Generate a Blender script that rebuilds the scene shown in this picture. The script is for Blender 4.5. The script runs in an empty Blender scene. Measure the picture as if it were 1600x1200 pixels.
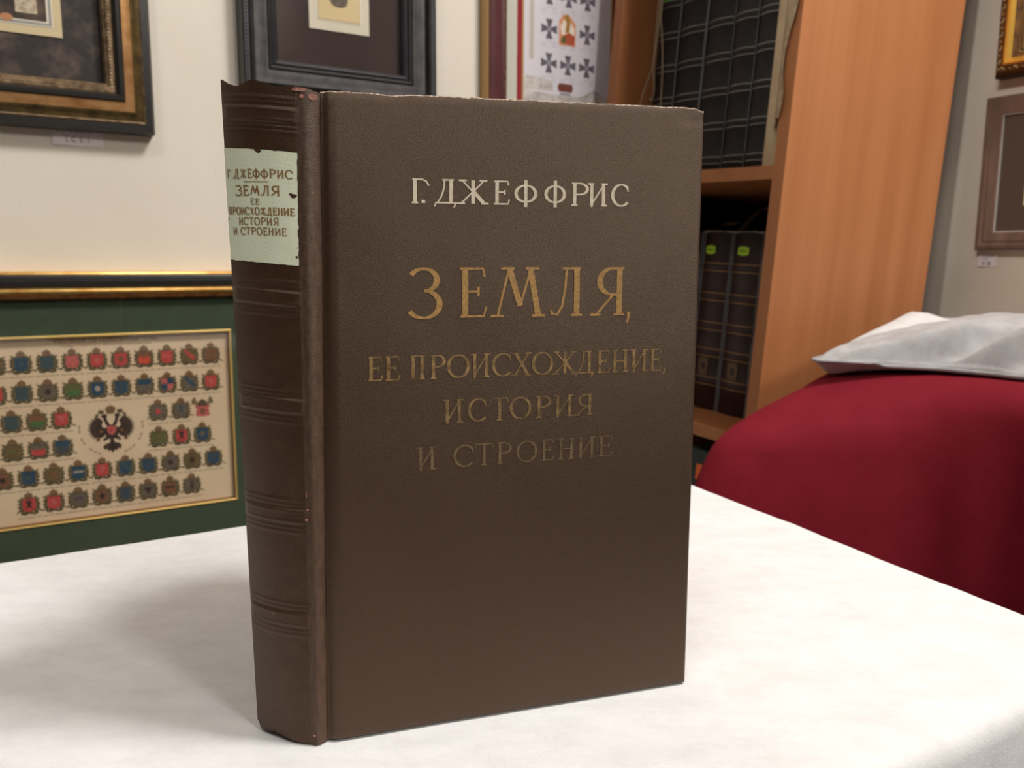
import bpy, bmesh, math, random
from mathutils import Vector, Matrix, noise

random.seed(7)
C = bpy.context.scene.collection
SC = bpy.context.scene
R = math.radians

# ------------------------------------------------------------------ camera
TZ = 0.75                                   # height of the white table
p, r = R(8.6), R(0.4)
fwd = Vector((0, math.cos(p), -math.sin(p)))
rt0 = Vector((1, 0, 0))
up0 = rt0.cross(fwd)
rt = math.cos(r) * rt0 + math.sin(r) * up0
upv = -math.sin(r) * rt0 + math.cos(r) * up0
cd = bpy.data.cameras.new('camera')
cam = bpy.data.objects.new('camera', cd)
C.objects.link(cam)
M = Matrix((rt, upv, -fwd)).transposed().to_4x4()
M.translation = (0, 0, 0.92)
cam.matrix_world = M
cd.sensor_width = 36
cd.lens = 29.7
cd.clip_start = 0.01
cd.dof.use_dof = True
cd.dof.focus_distance = 0.30
cd.dof.aperture_fstop = 24
SC.camera = cam

# the room's own axes: A runs along the left wall, B along the right wall
TH = R(31)
AX = Vector((math.cos(TH), math.sin(TH), 0))
BX = Vector((-math.sin(TH), math.cos(TH), 0))
def W(a, b, z):
    return Vector((a * AX.x + b * BX.x, a * AX.y + b * BX.y, z))
WALL_B, WALL_A = 1.10, 1.15

# ------------------------------------------------------------------ light
w = bpy.data.worlds.new('world')
SC.world = w
w.use_nodes = True
w.node_tree.nodes['Background'].inputs[0].default_value = (1.0, 0.93, 0.85, 1)
w.node_tree.nodes['Background'].inputs[1].default_value = 0.05

def area(name, a, b, z, size, power, col, aim):
    d = bpy.data.lights.new(name, 'AREA')
    d.shape = 'DISK'
    d.size = size
    d.energy = power
    d.color = col
    o = bpy.data.objects.new(name, d)
    C.objects.link(o)
    o.location = W(a, b, z)
    o.rotation_euler = (W(*aim) - o.location).to_track_quat('-Z', 'Y').to_euler()
    return o
WARM = (1.0, 0.98, 0.955)
area('ceiling_lamp', 0.93, -0.20, 2.50, 0.40, 32, WARM, (0.30, 0.40, 0.75))
area('ceiling_lamp', -0.62, -0.30, 2.50, 0.45, 9, WARM, (-0.1, 0.9, 0.7))  # unseen fill added on the left
area('ceiling_lamp', 0.85, -2.25, 2.40, 0.5, 27, WARM, (0.15, 0.3, 0.8))  # unseen lamp added to brighten the gloss on the upper cover
sd = bpy.data.lights.new('picture_spot', 'SPOT')          # unseen spot added to brighten the right wall
sd.energy = 58
sd.spot_size = R(19)
sd.spot_blend = 1.0
sd.shadow_soft_size = 0.08
sd.color = WARM
so = bpy.data.objects.new('picture_spot', sd)
C.objects.link(so)
so.location = W(-0.70, 0.20, 2.45)
so.rotation_euler = (W(1.14, 0.60, 1.12) - so.location).to_track_quat('-Z', 'Y').to_euler()

SC.view_settings.view_transform = 'Standard'
SC.view_settings.look = 'None'
SC.view_settings.gamma = 1
SC.view_settings.use_curve_mapping = False
SC.view_settings.exposure = 0.0
SC.cycles.use_denoising = True
SC.cycles.max_bounces = 8

# ------------------------------------------------------------------ materials
def lin(c):
    out = []
    for v in c:
        v /= 255.0
        out.append(v / 12.92 if v <= 0.04045 else ((v + 0.055) / 1.055) ** 2.4)
    return (*out, 1)

MATS = {}
def mat(name, col, rough=0.6, spec=0.3, metal=0.0, col2=None, nscale=(8, 8, 8), detail=4, bump=0.0,
        bscale=None, coord='Object', lo=0.35, hi=0.65, sheen=0.0, coat=0.0, nrough=0.55, stint=(1, 1, 1)):
    """Principled material; optional noise between two colours and optional noise bump."""
    if name in MATS:
        return MATS[name]
    m = bpy.data.materials.new(name)
    m.use_nodes = True
    nt = m.node_tree
    b = nt.nodes['Principled BSDF']
    b.inputs['Base Color'].default_value = lin(col)
    b.inputs['Roughness'].default_value = rough
    b.inputs['Specular IOR Level'].default_value = spec
    b.inputs['Metallic'].default_value = metal
    b.inputs['Sheen Weight'].default_value = sheen
    b.inputs['Coat Weight'].default_value = coat
    b.inputs['Specular Tint'].default_value = (*stint, 1)
    tc = nt.nodes.new('ShaderNodeTexCoord')
    def noise_node(scale):
        mp = nt.nodes.new('ShaderNodeMapping')
        mp.inputs['Scale'].default_value = scale
        nt.links.new(tc.outputs[coord], mp.inputs['Vector'])
        n = nt.nodes.new('ShaderNodeTexNoise')
        n.inputs['Scale'].default_value = 1
        n.inputs['Detail'].default_value = detail
        n.inputs['Roughness'].default_value = nrough
        nt.links.new(mp.outputs[0], n.inputs['Vector'])
        return n
    if col2 is not None:
        n = noise_node(nscale)
        rp = nt.nodes.new('ShaderNodeValToRGB')
        rp.color_ramp.elements[0].position = lo
        rp.color_ramp.elements[1].position = hi
        rp.color_ramp.elements[0].color = lin(col)
        rp.color_ramp.elements[1].color = lin(col2)
        nt.links.new(n.outputs['Fac'], rp.inputs[0])
        nt.links.new(rp.outputs[0], b.inputs['Base Color'])
    if bump:
        n = noise_node(bscale or nscale)
        bp = nt.nodes.new('ShaderNodeBump')
        bp.inputs['Strength'].default_value = bump
        bp.inputs['Distance'].default_value = 0.001
        nt.links.new(n.outputs['Fac'], bp.inputs['Height'])
        nt.links.new(bp.outputs[0], b.inputs['Normal'])
    MATS[name] = m
    return m

def glass_mat(name, tint=(255, 255, 255), refl=1.0, haze=0.0):
    if name in MATS:
        return MATS[name]
    m = bpy.data.materials.new(name)
    m.use_nodes = True
    nt = m.node_tree
    nt.nodes.clear()
    out = nt.nodes.new('ShaderNodeOutputMaterial')
    tr = nt.nodes.new('ShaderNodeBsdfTransparent')
    tr.inputs[0].default_value = lin(tint)
    gl = nt.nodes.new('ShaderNodeBsdfGlossy')
    gl.inputs['Roughness'].default_value = 0.03 + haze
    lw = nt.nodes.new('ShaderNodeLayerWeight')
    lw.inputs[0].default_value = 0.5
    pw = nt.nodes.new('ShaderNodeMath')
    pw.operation = 'POWER'
    pw.inputs[1].default_value = 5
    mu = nt.nodes.new('ShaderNodeMath')
    mu.operation = 'MULTIPLY_ADD'
    mu.inputs[1].default_value = 0.9 * refl
    mu.inputs[2].default_value = 0.04 * refl
    mx = nt.nodes.new('ShaderNodeMixShader')
    nt.links.new(lw.outputs['Facing'], pw.inputs[0])
    nt.links.new(pw.outputs[0], mu.inputs[0])
    nt.links.new(mu.outputs[0], mx.inputs[0])
    nt.links.new(tr.outputs[0], mx.inputs[1])
    nt.links.new(gl.outputs[0], mx.inputs[2])
    nt.links.new(mx.outputs[0], out.inputs[0])
    MATS[name] = m
    return m

WALL_L = mat('cream_wall_paint', (215, 207, 193), 0.85, 0.2, col2=(210, 201, 186), nscale=(5, 5, 5), bump=0.15, bscale=(260, 260, 260))
WALL_R = mat('grey_wall_paint', (216, 203, 186), 0.85, 0.2, col2=(208, 195, 178), nscale=(5, 5, 5), bump=0.15, bscale=(260, 260, 260))
WALL_D = mat('brown_wall_paint', (70, 60, 52), 0.85, 0.2)
CEIL = mat('ceiling_paint', (235, 230, 222), 0.9, 0.1)
CARPET = mat('floor_carpet', (62, 68, 64), 0.95, 0.1, col2=(48, 52, 50), nscale=(90, 90, 90))
WOOD = mat('beech_veneer', (172, 113, 72), 0.45, 0.3, col2=(156, 97, 57), nscale=(34, 34, 1.3), detail=5, lo=0.3, hi=0.72)
CLOTH_BROWN = mat('brown_bookcloth', (55, 34, 19), 0.38, 0.9, col2=(48, 29, 16), nscale=(300, 1400, 1), coord='UV', bump=0.25,
                  bscale=(1200, 5200, 1), detail=3, stint=(1.0, .80, .62))
SPINE_BROWN = mat('brown_spine_cloth', (64, 43, 29), 0.38, 0.5, col2=(56, 36, 23), nscale=(160, 160, 1), stint=(1.0, .84, .68), coord='UV', bump=0.25,
                  bscale=(1800, 2400, 1), detail=3)
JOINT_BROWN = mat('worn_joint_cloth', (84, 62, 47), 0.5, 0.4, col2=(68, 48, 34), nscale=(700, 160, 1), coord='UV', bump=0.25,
                  bscale=(1800, 2400, 1), detail=5)  # lighter brown paints in the light the hinge ridge catches
EDGE_WORN_LIT = mat('worn_edge_cloth', (176, 158, 142), 0.7, 0.2, col2=(92, 68, 52), nscale=(900, 300, 900), detail=3, lo=.42, hi=.6)  # frayed top edge, with the highlight it catches painted in
WORN_PINK = mat('worn_pink_cloth', (188, 138, 128), 0.8, 0.2, col2=(150, 96, 84), nscale=(700, 700, 700))
PAPER = mat('page_paper', (222, 208, 180), 0.85, 0.15, col2=(206, 190, 160), nscale=(40, 40, 4000))
LABEL_GREEN = mat('pale_green_label', (228, 232, 206), 0.6, 0.25, col2=(214, 221, 192), nscale=(70, 40, 1), coord='UV', lo=0.3, hi=0.75, bump=0.15, bscale=(900, 900, 1))
LABEL_INK = mat('label_ink', (134, 102, 64), 0.55, 0.3, col2=(152, 122, 84), nscale=(400, 400, 400))
CHIP = mat('label_chip', (70, 48, 36), 0.7, 0.2)
FOILS = [mat('silver_foil', (222, 208, 186), 0.45, 0.5, col2=(198, 180, 152), nscale=(500, 500, 500), lo=0.3, hi=0.75),  # line tones paint the foil's differing reflections; the mottling is wear
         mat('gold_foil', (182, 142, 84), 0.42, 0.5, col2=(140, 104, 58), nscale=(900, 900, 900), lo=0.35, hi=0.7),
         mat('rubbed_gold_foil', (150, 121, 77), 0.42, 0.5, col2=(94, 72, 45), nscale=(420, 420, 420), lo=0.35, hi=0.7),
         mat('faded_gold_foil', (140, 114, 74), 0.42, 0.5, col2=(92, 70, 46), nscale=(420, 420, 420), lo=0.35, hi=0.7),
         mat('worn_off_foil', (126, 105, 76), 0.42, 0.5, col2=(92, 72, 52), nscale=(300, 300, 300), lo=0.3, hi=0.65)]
LINEN = mat('white_linen', (224, 223, 223), 0.85, 0.15, col2=(204, 202, 202), nscale=(34, 60, 34), detail=9, lo=0.32, hi=0.8,
            bump=0.35, bscale=(900, 900, 900), nrough=0.7)
LINT = mat('lint_grey', (110, 106, 104), 0.9, 0.1)
RED = mat('red_cloth', (119, 24, 37), 0.85, 0.12, col2=(112, 21, 33), nscale=(30, 30, 30), bump=0.3, bscale=(700, 700, 700), sheen=0.0)
GREY = mat('grey_cloth', (180, 178, 178), 0.85, 0.15, col2=(162, 159, 159), nscale=(50, 50, 50), bump=0.3, bscale=(700, 700, 700), sheen=0.1)
GREYW = mat('pale_grey_cloth', (206, 204, 202), 0.85, 0.15, col2=(196, 193, 190), nscale=(50, 50, 50), bump=0.3, bscale=(700, 700, 700))
GLASS = glass_mat('picture_glass', refl=0.55)
PLASTIC = mat('plastic_edge', (104, 104, 106), 0.4, 0.4)
GOLD = mat('gold_leaf', (246, 206, 126), 0.36, 0.5, metal=0.8, col2=(212, 156, 82), nscale=(60, 60, 60), lo=0.3, hi=0.7)
BLACKF = mat('black_lacquer', (34, 32, 30), 0.35, 0.4)
DGREEN_MAT = mat('green_mat_board', (62, 74, 56), 0.85, 0.2, col2=(57, 69, 52), nscale=(60, 60, 60))

# ------------------------------------------------------------------ mesh helpers
class MB:
    def __init__(s):
        s.v, s.f, s.m, s.uv = [], [], [], {}
    def add(s, verts, faces, mi=0):
        o = len(s.v)
        s.v += [tuple(q) for q in verts]
        for f in faces:
            s.f.append(tuple(i + o for i in f))
            s.m.append(mi)
        return o
    def box(s, x0, x1, y0, y1, z0, z1, mi=0, bev=0.0):
        if bev <= 0:
            v = [(x, y, z) for z in (z0, z1) for y in (y0, y1) for x in (x0, x1)]
            s.add(v, [(0, 2, 3, 1), (4, 5, 7, 6), (0, 1, 5, 4), (2, 6, 7, 3), (0, 4, 6, 2), (1, 3, 7, 5)], mi)
            return
        bm = bmesh.new()
        bmesh.ops.create_cube(bm, size=1)
        for q in bm.verts:
            q.co = Vector(((x0 + x1) / 2 + q.co.x * (x1 - x0), (y0 + y1) / 2 + q.co.y * (y1 - y0), (z0 + z1) / 2 + q.co.z * (z1 - z0)))
        bmesh.ops.bevel(bm, geom=bm.edges[:], offset=bev, segments=2, profile=0.6, affect='EDGES')
        bm.verts.index_update()
        s.add([q.co for q in bm.verts], [[q.index for q in f.verts] for f in bm.faces], mi)
        bm.free()
    def poly(s, pts, z=0.0, mi=0):
        s.add([(x, y, z) for x, y in pts], [tuple(range(len(pts)))], mi)
    def grid(s, P, mi=0, closed_u=False, flip=False):
        nu, nv = len(P), len(P[0])
        vs = [q for row in P for q in row]
        fs = []
        for i in range(nu if closed_u else nu - 1):
            for j in range(nv - 1):
                a, b, c, d = i * nv + j, ((i + 1) % nu) * nv + j, ((i + 1) % nu) * nv + j + 1, i * nv + j + 1
                fs.append((a, d, c, b) if flip else (a, b, c, d))
        return s.add(vs, fs, mi)
    def tube(s, pts, rad, n=6, mi=0):
        pts = [Vector(q) for q in pts]
        rows = []
        for i, q in enumerate(pts):
            t = (pts[min(i + 1, len(pts) - 1)] - pts[max(i - 1, 0)]).normalized()
            a = t.cross(Vector((0.3, 0.9, 0.2))).normalized()
            b = t.cross(a)
            rr = rad[i] if isinstance(rad, (list, tuple)) else rad
            rows.append([q + rr * (math.cos(k * 2 * math.pi / n) * a + math.sin(k * 2 * math.pi / n) * b) for k in range(n + 1)])
        s.grid(rows, mi)
    def ball(s, c, rx, ry, rz, mi=0, n=6, m=4):
        rows = []
        for i in range(m + 1):
            th = math.pi * i / m
            rows.append([(c[0] + rx * math.sin(th) * math.cos(2 * math.pi * k / n), c[1] + ry * math.sin(th) * math.sin(2 * math.pi * k / n),
                          c[2] + rz * math.cos(th)) for k in range(n + 1)])
        s.grid(rows, mi)
    def build(s, name, mats, parent=None, smooth=False, uvf=None, weld=False, fixn=False):
        me = bpy.data.meshes.new(name)
        me.from_pydata(s.v, [], s.f)
        if not isinstance(mats, (list, tuple)):
            mats = [mats]
        for m in mats:
            me.materials.append(m)
        me.polygons.foreach_set('material_index', s.m)
        if uvf:
            uvl = me.uv_layers.new(name='uv')
            for lp in me.loops:
                uvl.data[lp.index].uv = uvf(lp.vertex_index)
        if weld or fixn:
            bm = bmesh.new()
            bm.from_mesh(me)
            if weld:
                bmesh.ops.remove_doubles(bm, verts=bm.verts, dist=1e-6)
            if fixn:
                bmesh.ops.recalc_face_normals(bm, faces=bm.faces)
            bm.to_mesh(me)
            bm.free()
        if smooth:
            me.polygons.foreach_set('use_smooth', [True] * len(me.polygons))
            if smooth != 'all':
                me.set_sharp_from_angle(angle=R(38))
        me.update()
        o = bpy.data.objects.new(name, me)
        C.objects.link(o)
        if parent:
            o.parent = parent
        return o

def tag(o, label=None, cat=None, group=None, kind=None):
    for k, v in (('label', label), ('category', cat), ('group', group), ('kind', kind)):
        if v:
            o[k] = v
    return o
def thing(name, label, cat, mtx=None, group=None):
    o = bpy.data.objects.new(name, None)
    o.empty_display_size = 0.02
    C.objects.link(o)
    if mtx is not None:
        o.matrix_world = mtx
    return tag(o, label, cat, group)
def lerp(a, b, t):
    return a + (b - a) * t
def sm(t):
    t = max(0.0, min(1.0, t))
    return t * t * (3 - 2 * t)
def interp(tab, x):
    for (x0, y0), (x1, y1) in zip(tab, tab[1:]):
        if x <= x1:
            return y0 + (y1 - y0) * max(0.0, (x - x0) / (x1 - x0))
    return tab[-1][1]

# ------------------------------------------------------------------ lettering (drawn strokes, no font files)
def ell(cx, cy, rx, ry, a0, a1, n=18):
    return [(cx + rx * math.cos(R(a0 + (a1 - a0) * i / n)), cy + ry * math.sin(R(a0 + (a1 - a0) * i / n))) for i in range(n + 1)]
# K thick, N thin, V thickness follows direction, S serif foot (x,y)
GL = {
 'Г': [('K', [(.22, 0), (.22, 1)]), ('N', [(.08, .985), (.62, .985), (.84, .9), (.97, .72)]), ('S', (.22, 0))],
 'Д': [('N', [(.44, 1), (.40, .6), (.28, .25), (.13, .03)]), ('K', [(.72, 1), (.72, 0)]), ('N', [(.34, .985), (.84, .985)]),
       ('N', [(.02, .02), (.98, .02)]), ('N', [(.06, .03), (.0, -.14)]), ('N', [(.94, .03), (.84, -.17)])],
 'Ж': [('K', [(.5, 0), (.5, 1)]), ('N', [(.10, .98), (.5, .50)]), ('N', [(.90, .98), (.5, .50)]), ('N', [(.5, .52), (.05, .0)]),
       ('K', [(.5, .54), (.92, .0)]), ('S', (.06, 0)), ('S', (.93, 0)), ('S', (.12, .985)), ('S', (.88, .985))],
 'Е': [('K', [(.24, 0), (.24, 1)]), ('N', [(.06, .985), (.88, .985), (.93, .82)]), ('N', [(.24, .52), (.70, .52)]), ('N', [(.71, .62), (.71, .42)]),
       ('N', [(.06, .015), (.90, .015), (.99, .21)])],
 'Ф': [('V', ell(.5, .48, .44, .36, 0, 360, 30)), ('K', [(.5, -.10), (.5, 1.08)])],
 'Р': [('K', [(.22, 0), (.22, 1)]), ('V', [(.06, .985), (.4, .985)] + ell(.5, .74, .42, .245, 90, -90) + [(.22, .49)]), ('S', (.22, 0))],
 'И': [('K', [(.17, 0), (.17, 1)]), ('K', [(.82, 0), (.82, 1)]), ('N', [(.17, .06), (.82, .94)]), ('S', (.12, .985)), ('S', (.86, 0)), ('S', (.88, .985)),
       ('N', [(.14, .0), (.2, -.06)])],
 'С': [('V', ell(.56, .5, .50, .485, 42, 318, 30)), ('N', [(.93, .84), (.95, .66)])],
 'З': [('V', ell(.44, .76, .42, .225, 155, -85)), ('V', ell(.44, .27, .50, .275, 88, -150, 22))],
 'М': [('N', [(.32, 1), (.08, 0)]), ('K', [(.32, 1), (.55, .22)]), ('N', [(.55, .22), (.78, 1)]), ('K', [(.76, 1), (.93, 0)]), ('S', (.08, 0)), ('S', (.93, 0)),
       ('S', (.29, .985)), ('S', (.80, .985))],
 'Л': [('N', [(.52, 1), (.48, .6), (.38, .2), (.22, .02), (.04, .06)]), ('K', [(.84, 0), (.84, 1)]), ('N', [(.38, .985), (.96, .985)]), ('S', (.84, 0)), ('N', [(.03, .12), (.08, .02)])],
 'Я': [('K', [(.82, 0), (.82, 1)]), ('V', [(.96, .985), (.64, .985)] + ell(.60, .71, .40, .275, 90, 270) + [(.82, .43)]), ('N', [(.62, .43), (.08, .0)]), ('S', (.82, 0)), ('S', (.07, 0))],
 'П': [('K', [(.22, 0), (.22, 1)]), ('K', [(.78, 0), (.78, 1)]), ('N', [(.06, .985), (.94, .985)]), ('S', (.22, 0)), ('S', (.78, 0))],
 'О': [('V', ell(.5, .5, .45, .485, 0, 360, 32))],
 'Х': [('K', [(.18, 1), (.82, 0)]), ('N', [(.84, 1), (.14, 0)]), ('S', (.18, .985)), ('S', (.84, .985)), ('S', (.82, 0)), ('S', (.14, 0))],
 'Н': [('K', [(.18, 0), (.18, 1)]), ('K', [(.80, 0), (.80, 1)]), ('N', [(.18, .5), (.8, .5)]), ('S', (.18, 0)), ('S', (.18, .985)), ('S', (.8, 0)), ('S', (.8, .985))],
 'Т': [('K', [(.5, 0), (.5, 1)]), ('N', [(.02, .80), (.08, .985), (.92, .985), (.98, .80)]), ('S', (.5, 0))],
 ',': [('N', [(.45, .11), (.5, .0)]), ('N', [(.6, .09), (.62, .0), (.25, -.14)])],
 '.': [('K', [(.5, .0), (.5, .13)])],
 'І': [('K', [(.5, 0), (.5, 1)])],
 'К': [('K', [(.2, 0), (.2, 1)]), ('N', [(.85, 1), (.25, .5)]), ('K', [(.3, .55), (.9, 0)])],
 'У': [('K', [(.12, 1), (.5, .42)]), ('N', [(.9, 1), (.3, 0)])],
 'А': [('N', [(.48, 1), (.1, 0)]), ('K', [(.5, 1), (.88, 0)]), ('N', [(.25, .35), (.75, .35)])],
 'В': [('K', [(.2, 0), (.2, 1)]), ('V', [(.2, .985)] + ell(.45, .76, .38, .225, 90, -90) + [(.2, .53)]), ('V', [(.2, .53)] + ell(.48, .27, .42, .26, 90, -90) + [(.2, .01)])],
 'Ы': [('K', [(.14, 0), (.14, 1)]), ('V', [(.14, .53)] + ell(.35, .27, .28, .26, 90, -90) + [(.14, .01)]), ('K', [(.88, 0), (.88, 1)])],
 'Й': [('K', [(.17, 0), (.17, 1)]), ('K', [(.82, 0), (.82, 1)]), ('N', [(.17, .06), (.82, .94)]), ('N', [(.3, 1.22), (.5, 1.12), (.7, 1.22)])],
 'Б': [('K', [(.2, 0), (.2, 1)]), ('N', [(.2, .985), (.85, .985)]), ('V', [(.2, .53)] + ell(.48, .27, .42, .26, 90, -90) + [(.2, .01)])],
 'Ъ': [('N', [(.0, .985), (.3, .985)]), ('K', [(.28, 0), (.28, 1)]), ('V', [(.28, .53)] + ell(.55, .27, .38, .26, 90, -90) + [(.28, .01)])],
}
def glyph(ch, w, h, K, N, serif=True):
    """Strips of quads for one letter in a box w x h (metres); returns list of (verts2d, faces)."""
    out = []
    def strip(pts, wf):
        P = [Vector((x * w, y * h)) for x, y in pts]
        L, Rr = [], []
        n = len(P)
        for i, q in enumerate(P):
            t = (P[min(i + 1, n - 1)] - P[max(i - 1, 0)])
            if t.length < 1e-9:
                t = Vector((1, 0))
            t.normalize()
            nn = Vector((-t.y, t.x))
            ww = wf(t) / 2
            L.append(q + nn * ww)
            Rr.append(q - nn * ww)
        out.append((L + Rr, [(i, i + 1, n + i + 1, n + i) for i in range(n - 1)]))
    for kind, d in GL[ch]:
        if kind == 'K':
            strip(d, lambda t: K)
        elif kind == 'N':
            strip(d, lambda t: N)
        elif kind == 'V':
            strip(d, lambda t: N + (K - N) * abs(t.y) ** 1.3)
        elif kind == 'S' and serif:
            x, y = d
            s2 = min(.17, .95 * K / w + .02)
            strip([(x - s2, y + (.015 if y < .5 else 0)), (x + s2, y + (.015 if y < .5 else 0))], lambda t: N * 1.05)
    return out

def text_on(mb, surf, items, mi=0, K=.125, N=.055, serif=True, off=.00012, wu=1.0, hv=1.0):
    """items: (char,u0,u1,v0,v1) on a surface surf(u,v,off) whose size is wu x hv metres."""
    for ch, u0, u1, v0, v1 in items:
        w_, h_ = (u1 - u0) * wu, (v1 - v0) * hv
        hh = h_ if ch not in '.,' else h_
        for vs, fs in glyph(ch, w_, hh, K * h_, N * h_, serif):
            mb.add([surf(u0 + q.x / wu, v0 + q.y / hv, off) for q in vs], fs, mi)

def spread(text, u0, u1, v0, v1, gap=.16):
    wd = {'.': .3, ',': .3, ' ': .55, 'Ж': 1.25, 'М': 1.2, 'Ф': 1.15, 'Д': 1.1, 'О': 1.05, 'І': .45, 'Е': .8, 'Г': .85, 'Ы': 1.2}
    tot = sum(wd.get(c, 1) + gap for c in text) - gap
    k = (u1 - u0) / tot
    out, x = [], u0
    for c in text:
        ww = wd.get(c, 1) * k
        if c != ' ':
            out.append((c, x, x + ww, v0, v1))
        x += ww + gap * k
    return out

# ------------------------------------------------------------------ the room
def struct(name, mb, m, **k):
    return tag(mb.build(name, m, **k), kind='structure')
def slab(name, a0, a1, b0, b1, z0, z1, m):
    mb = MB()
    c = [W(a, b, z) for z in (z0, z1) for b in (b0, b1) for a in (a0, a1)]
    mb.add(c, [(0, 2, 3, 1), (4, 5, 7, 6), (0, 1, 5, 4), (2, 6, 7, 3), (0, 4, 6, 2), (1, 3, 7, 5)])
    return struct(name, mb, m)
A0, B0 = -2.6, -2.6
slab('floor', A0, WALL_A, B0, WALL_B, -0.05, 0, CARPET)
slab('ceiling', A0, WALL_A, B0, WALL_B, 2.6, 2.65, CEIL)
slab('wall_left', A0, WALL_A + .05, WALL_B, WALL_B + .05, -0.05, 2.65, WALL_L)
slab('wall_right', WALL_A, WALL_A + .05, B0, WALL_B, -0.05, 2.65, WALL_R)
slab('wall_back', A0 - .05, WALL_A + .05, B0 - .05, B0, -0.05, 2.65, WALL_D)
slab('wall_near', A0 - .05, A0, B0, WALL_B + .05, -0.05, 2.65, WALL_D)

# ------------------------------------------------------------------ white table under its linen cloth
def white_cloth():
    co = [(-.42, .168), (.409, .168), (.4425, .530), (-.42, .528)]
    NU, NV = 130, 70
    mb = MB()
    def top(s, t):
        a = lerp(lerp(co[0][0], co[1][0], s), lerp(co[3][0], co[2][0], s), t)
        b = lerp(lerp(co[0][1], co[1][1], s), lerp(co[3][1], co[2][1], s), t)
        return a, b
    def creases(a, b):
        x, y = (W(a, b, 0).x, W(a, b, 0).y)
        z = 0.0
        # two ironed folds and some soft waviness; flat under the book
        for (x0, y0, x1, y1, hgt, wid) in ((.080, .315, .104, .262, .0005, .0016), (.098, .285, .135, .245, .0004, .002), (.02, .262, .05, .238, .0003, .002),
                                          (.20, .33, .13, .285, .0004, .004)):
            d = Vector((x1 - x0, y1 - y0))
            L = d.length
            d /= L
            q = Vector((x - x0, y - y0))
            al = q.dot(d)
            ac = q.x * -d.y + q.y * d.x
            if -.01 < al < L + .01:
                z += hgt * math.exp(-(ac / wid) ** 2) * sm((al + .01) / .01) * sm((L + .01 - al) / .01)
        z += .0006 * noise.noise((x * 16, y * 16, 3.1)) + .00025 * noise.noise((x * 60, y * 60, 1.7))
        near = sm((math.hypot(x - 0.0, y - .33) - .13) / .05)
        return z * near - .0007
    P = []
    for i in range(NU + 1):
        row = []
        for j in range(NV + 1):
            a, b = top(i / NU, j / NV)
            row.append(W(a, b, TZ + creases(a, b)))
        P.append(row)
    mb.grid(P)
    loop = [(i, 0) for i in range(NU)] + [(NU, j) for j in range(NV)] + [(i, NV) for i in range(NU, 0, -1)] + [(0, j) for j in range(NV, 0, -1)]
    pts = [P[i][j] for i, j in loop]
    n = len(pts)
    def nrm(k):
        acc = Vector((0, 0, 0))
        for d in range(-3, 4):
            t = pts[(k + d + 1) % n] - pts[(k + d - 1) % n]
            acc += Vector((t.y, -t.x, 0)).normalized()
        return acc.normalized()
    nr = [nrm(k) for k in range(n)]
    arc = [0.0]
    for k in range(1, n):
        arc.append(arc[-1] + (pts[k] - pts[k - 1]).length)
    rows = []
    for k in range(n + 1):
        kk = k % n
        q, nn = pts[kk], nr[kk]
        wv = math.sin(arc[kk] * 31) * .6 + math.sin(arc[kk] * 67 + 1) * .4
        hem = .0011 * noise.noise((arc[kk] * 26, 0, 2)) + .0004 * noise.noise((arc[kk] * 70, 0, 2))
        row = [q]
        for o, dz, wa in ((.0030, -.0006, 0), (.0062, -.0022, 0), (.0085, -.005, 0), (.0100, -.010, .0), (.010, -.05, .002), (.013, -.16, .008), (.018, -.40, .018), (.022, -.735, .024)):
            row.append(q + nn * (o + hem + wa * wv) + Vector((0, 0, dz)))
        rows.append(row)
    mb.grid(rows, flip=False)
    return mb.build('tablecloth', LINEN, smooth='all', weld=True, fixn=True)
tag(white_cloth(), 'white linen cloth covering the small table under the standing brown book', 'tablecloth')

# ------------------------------------------------------------------ the brown book
JB, FB = Vector((-.0639, .2757, .75)), Vector((.0709, .3196, .75))
JT, FT = Vector((-.0652, .2965, .9751)), Vector((.0722, .3310, .9760))
SB, LB = Vector((-.0686, .2744, .75)), Vector((-.0917, .2856, .75))
ST, LT = Vector((-.0723, .2945, .9751)), Vector((-.1012, .3035, .9779))
def quad(u, v, a, b, c, d):
    return lerp(lerp(a, b, u), lerp(d, c, u), v)
CN = (FB - JB).cross(JT - JB).normalized()          # outward normal of the cover (towards the viewer)
if CN.y > 0:
    CN = -CN
SN = (SB - LB).cross(LT - LB).normalized()
if SN.y > 0:
    SN = -SN
BWID, BHGT, SWID = (FB - JB).length, .226, (SB - LB).length
book = thing('book', 'brown cloth hardback with worn gilt title standing upright on the white tablecloth', 'book',
             Matrix.Translation((0, 0.29, TZ)))
BINV = book.matrix_world.inverted()
def bk(q):
    return BINV @ q
def coverS(u, v, off=0.0):
    return bk(quad(u, v, JB, FB, FT, JT) + CN * off)
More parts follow.
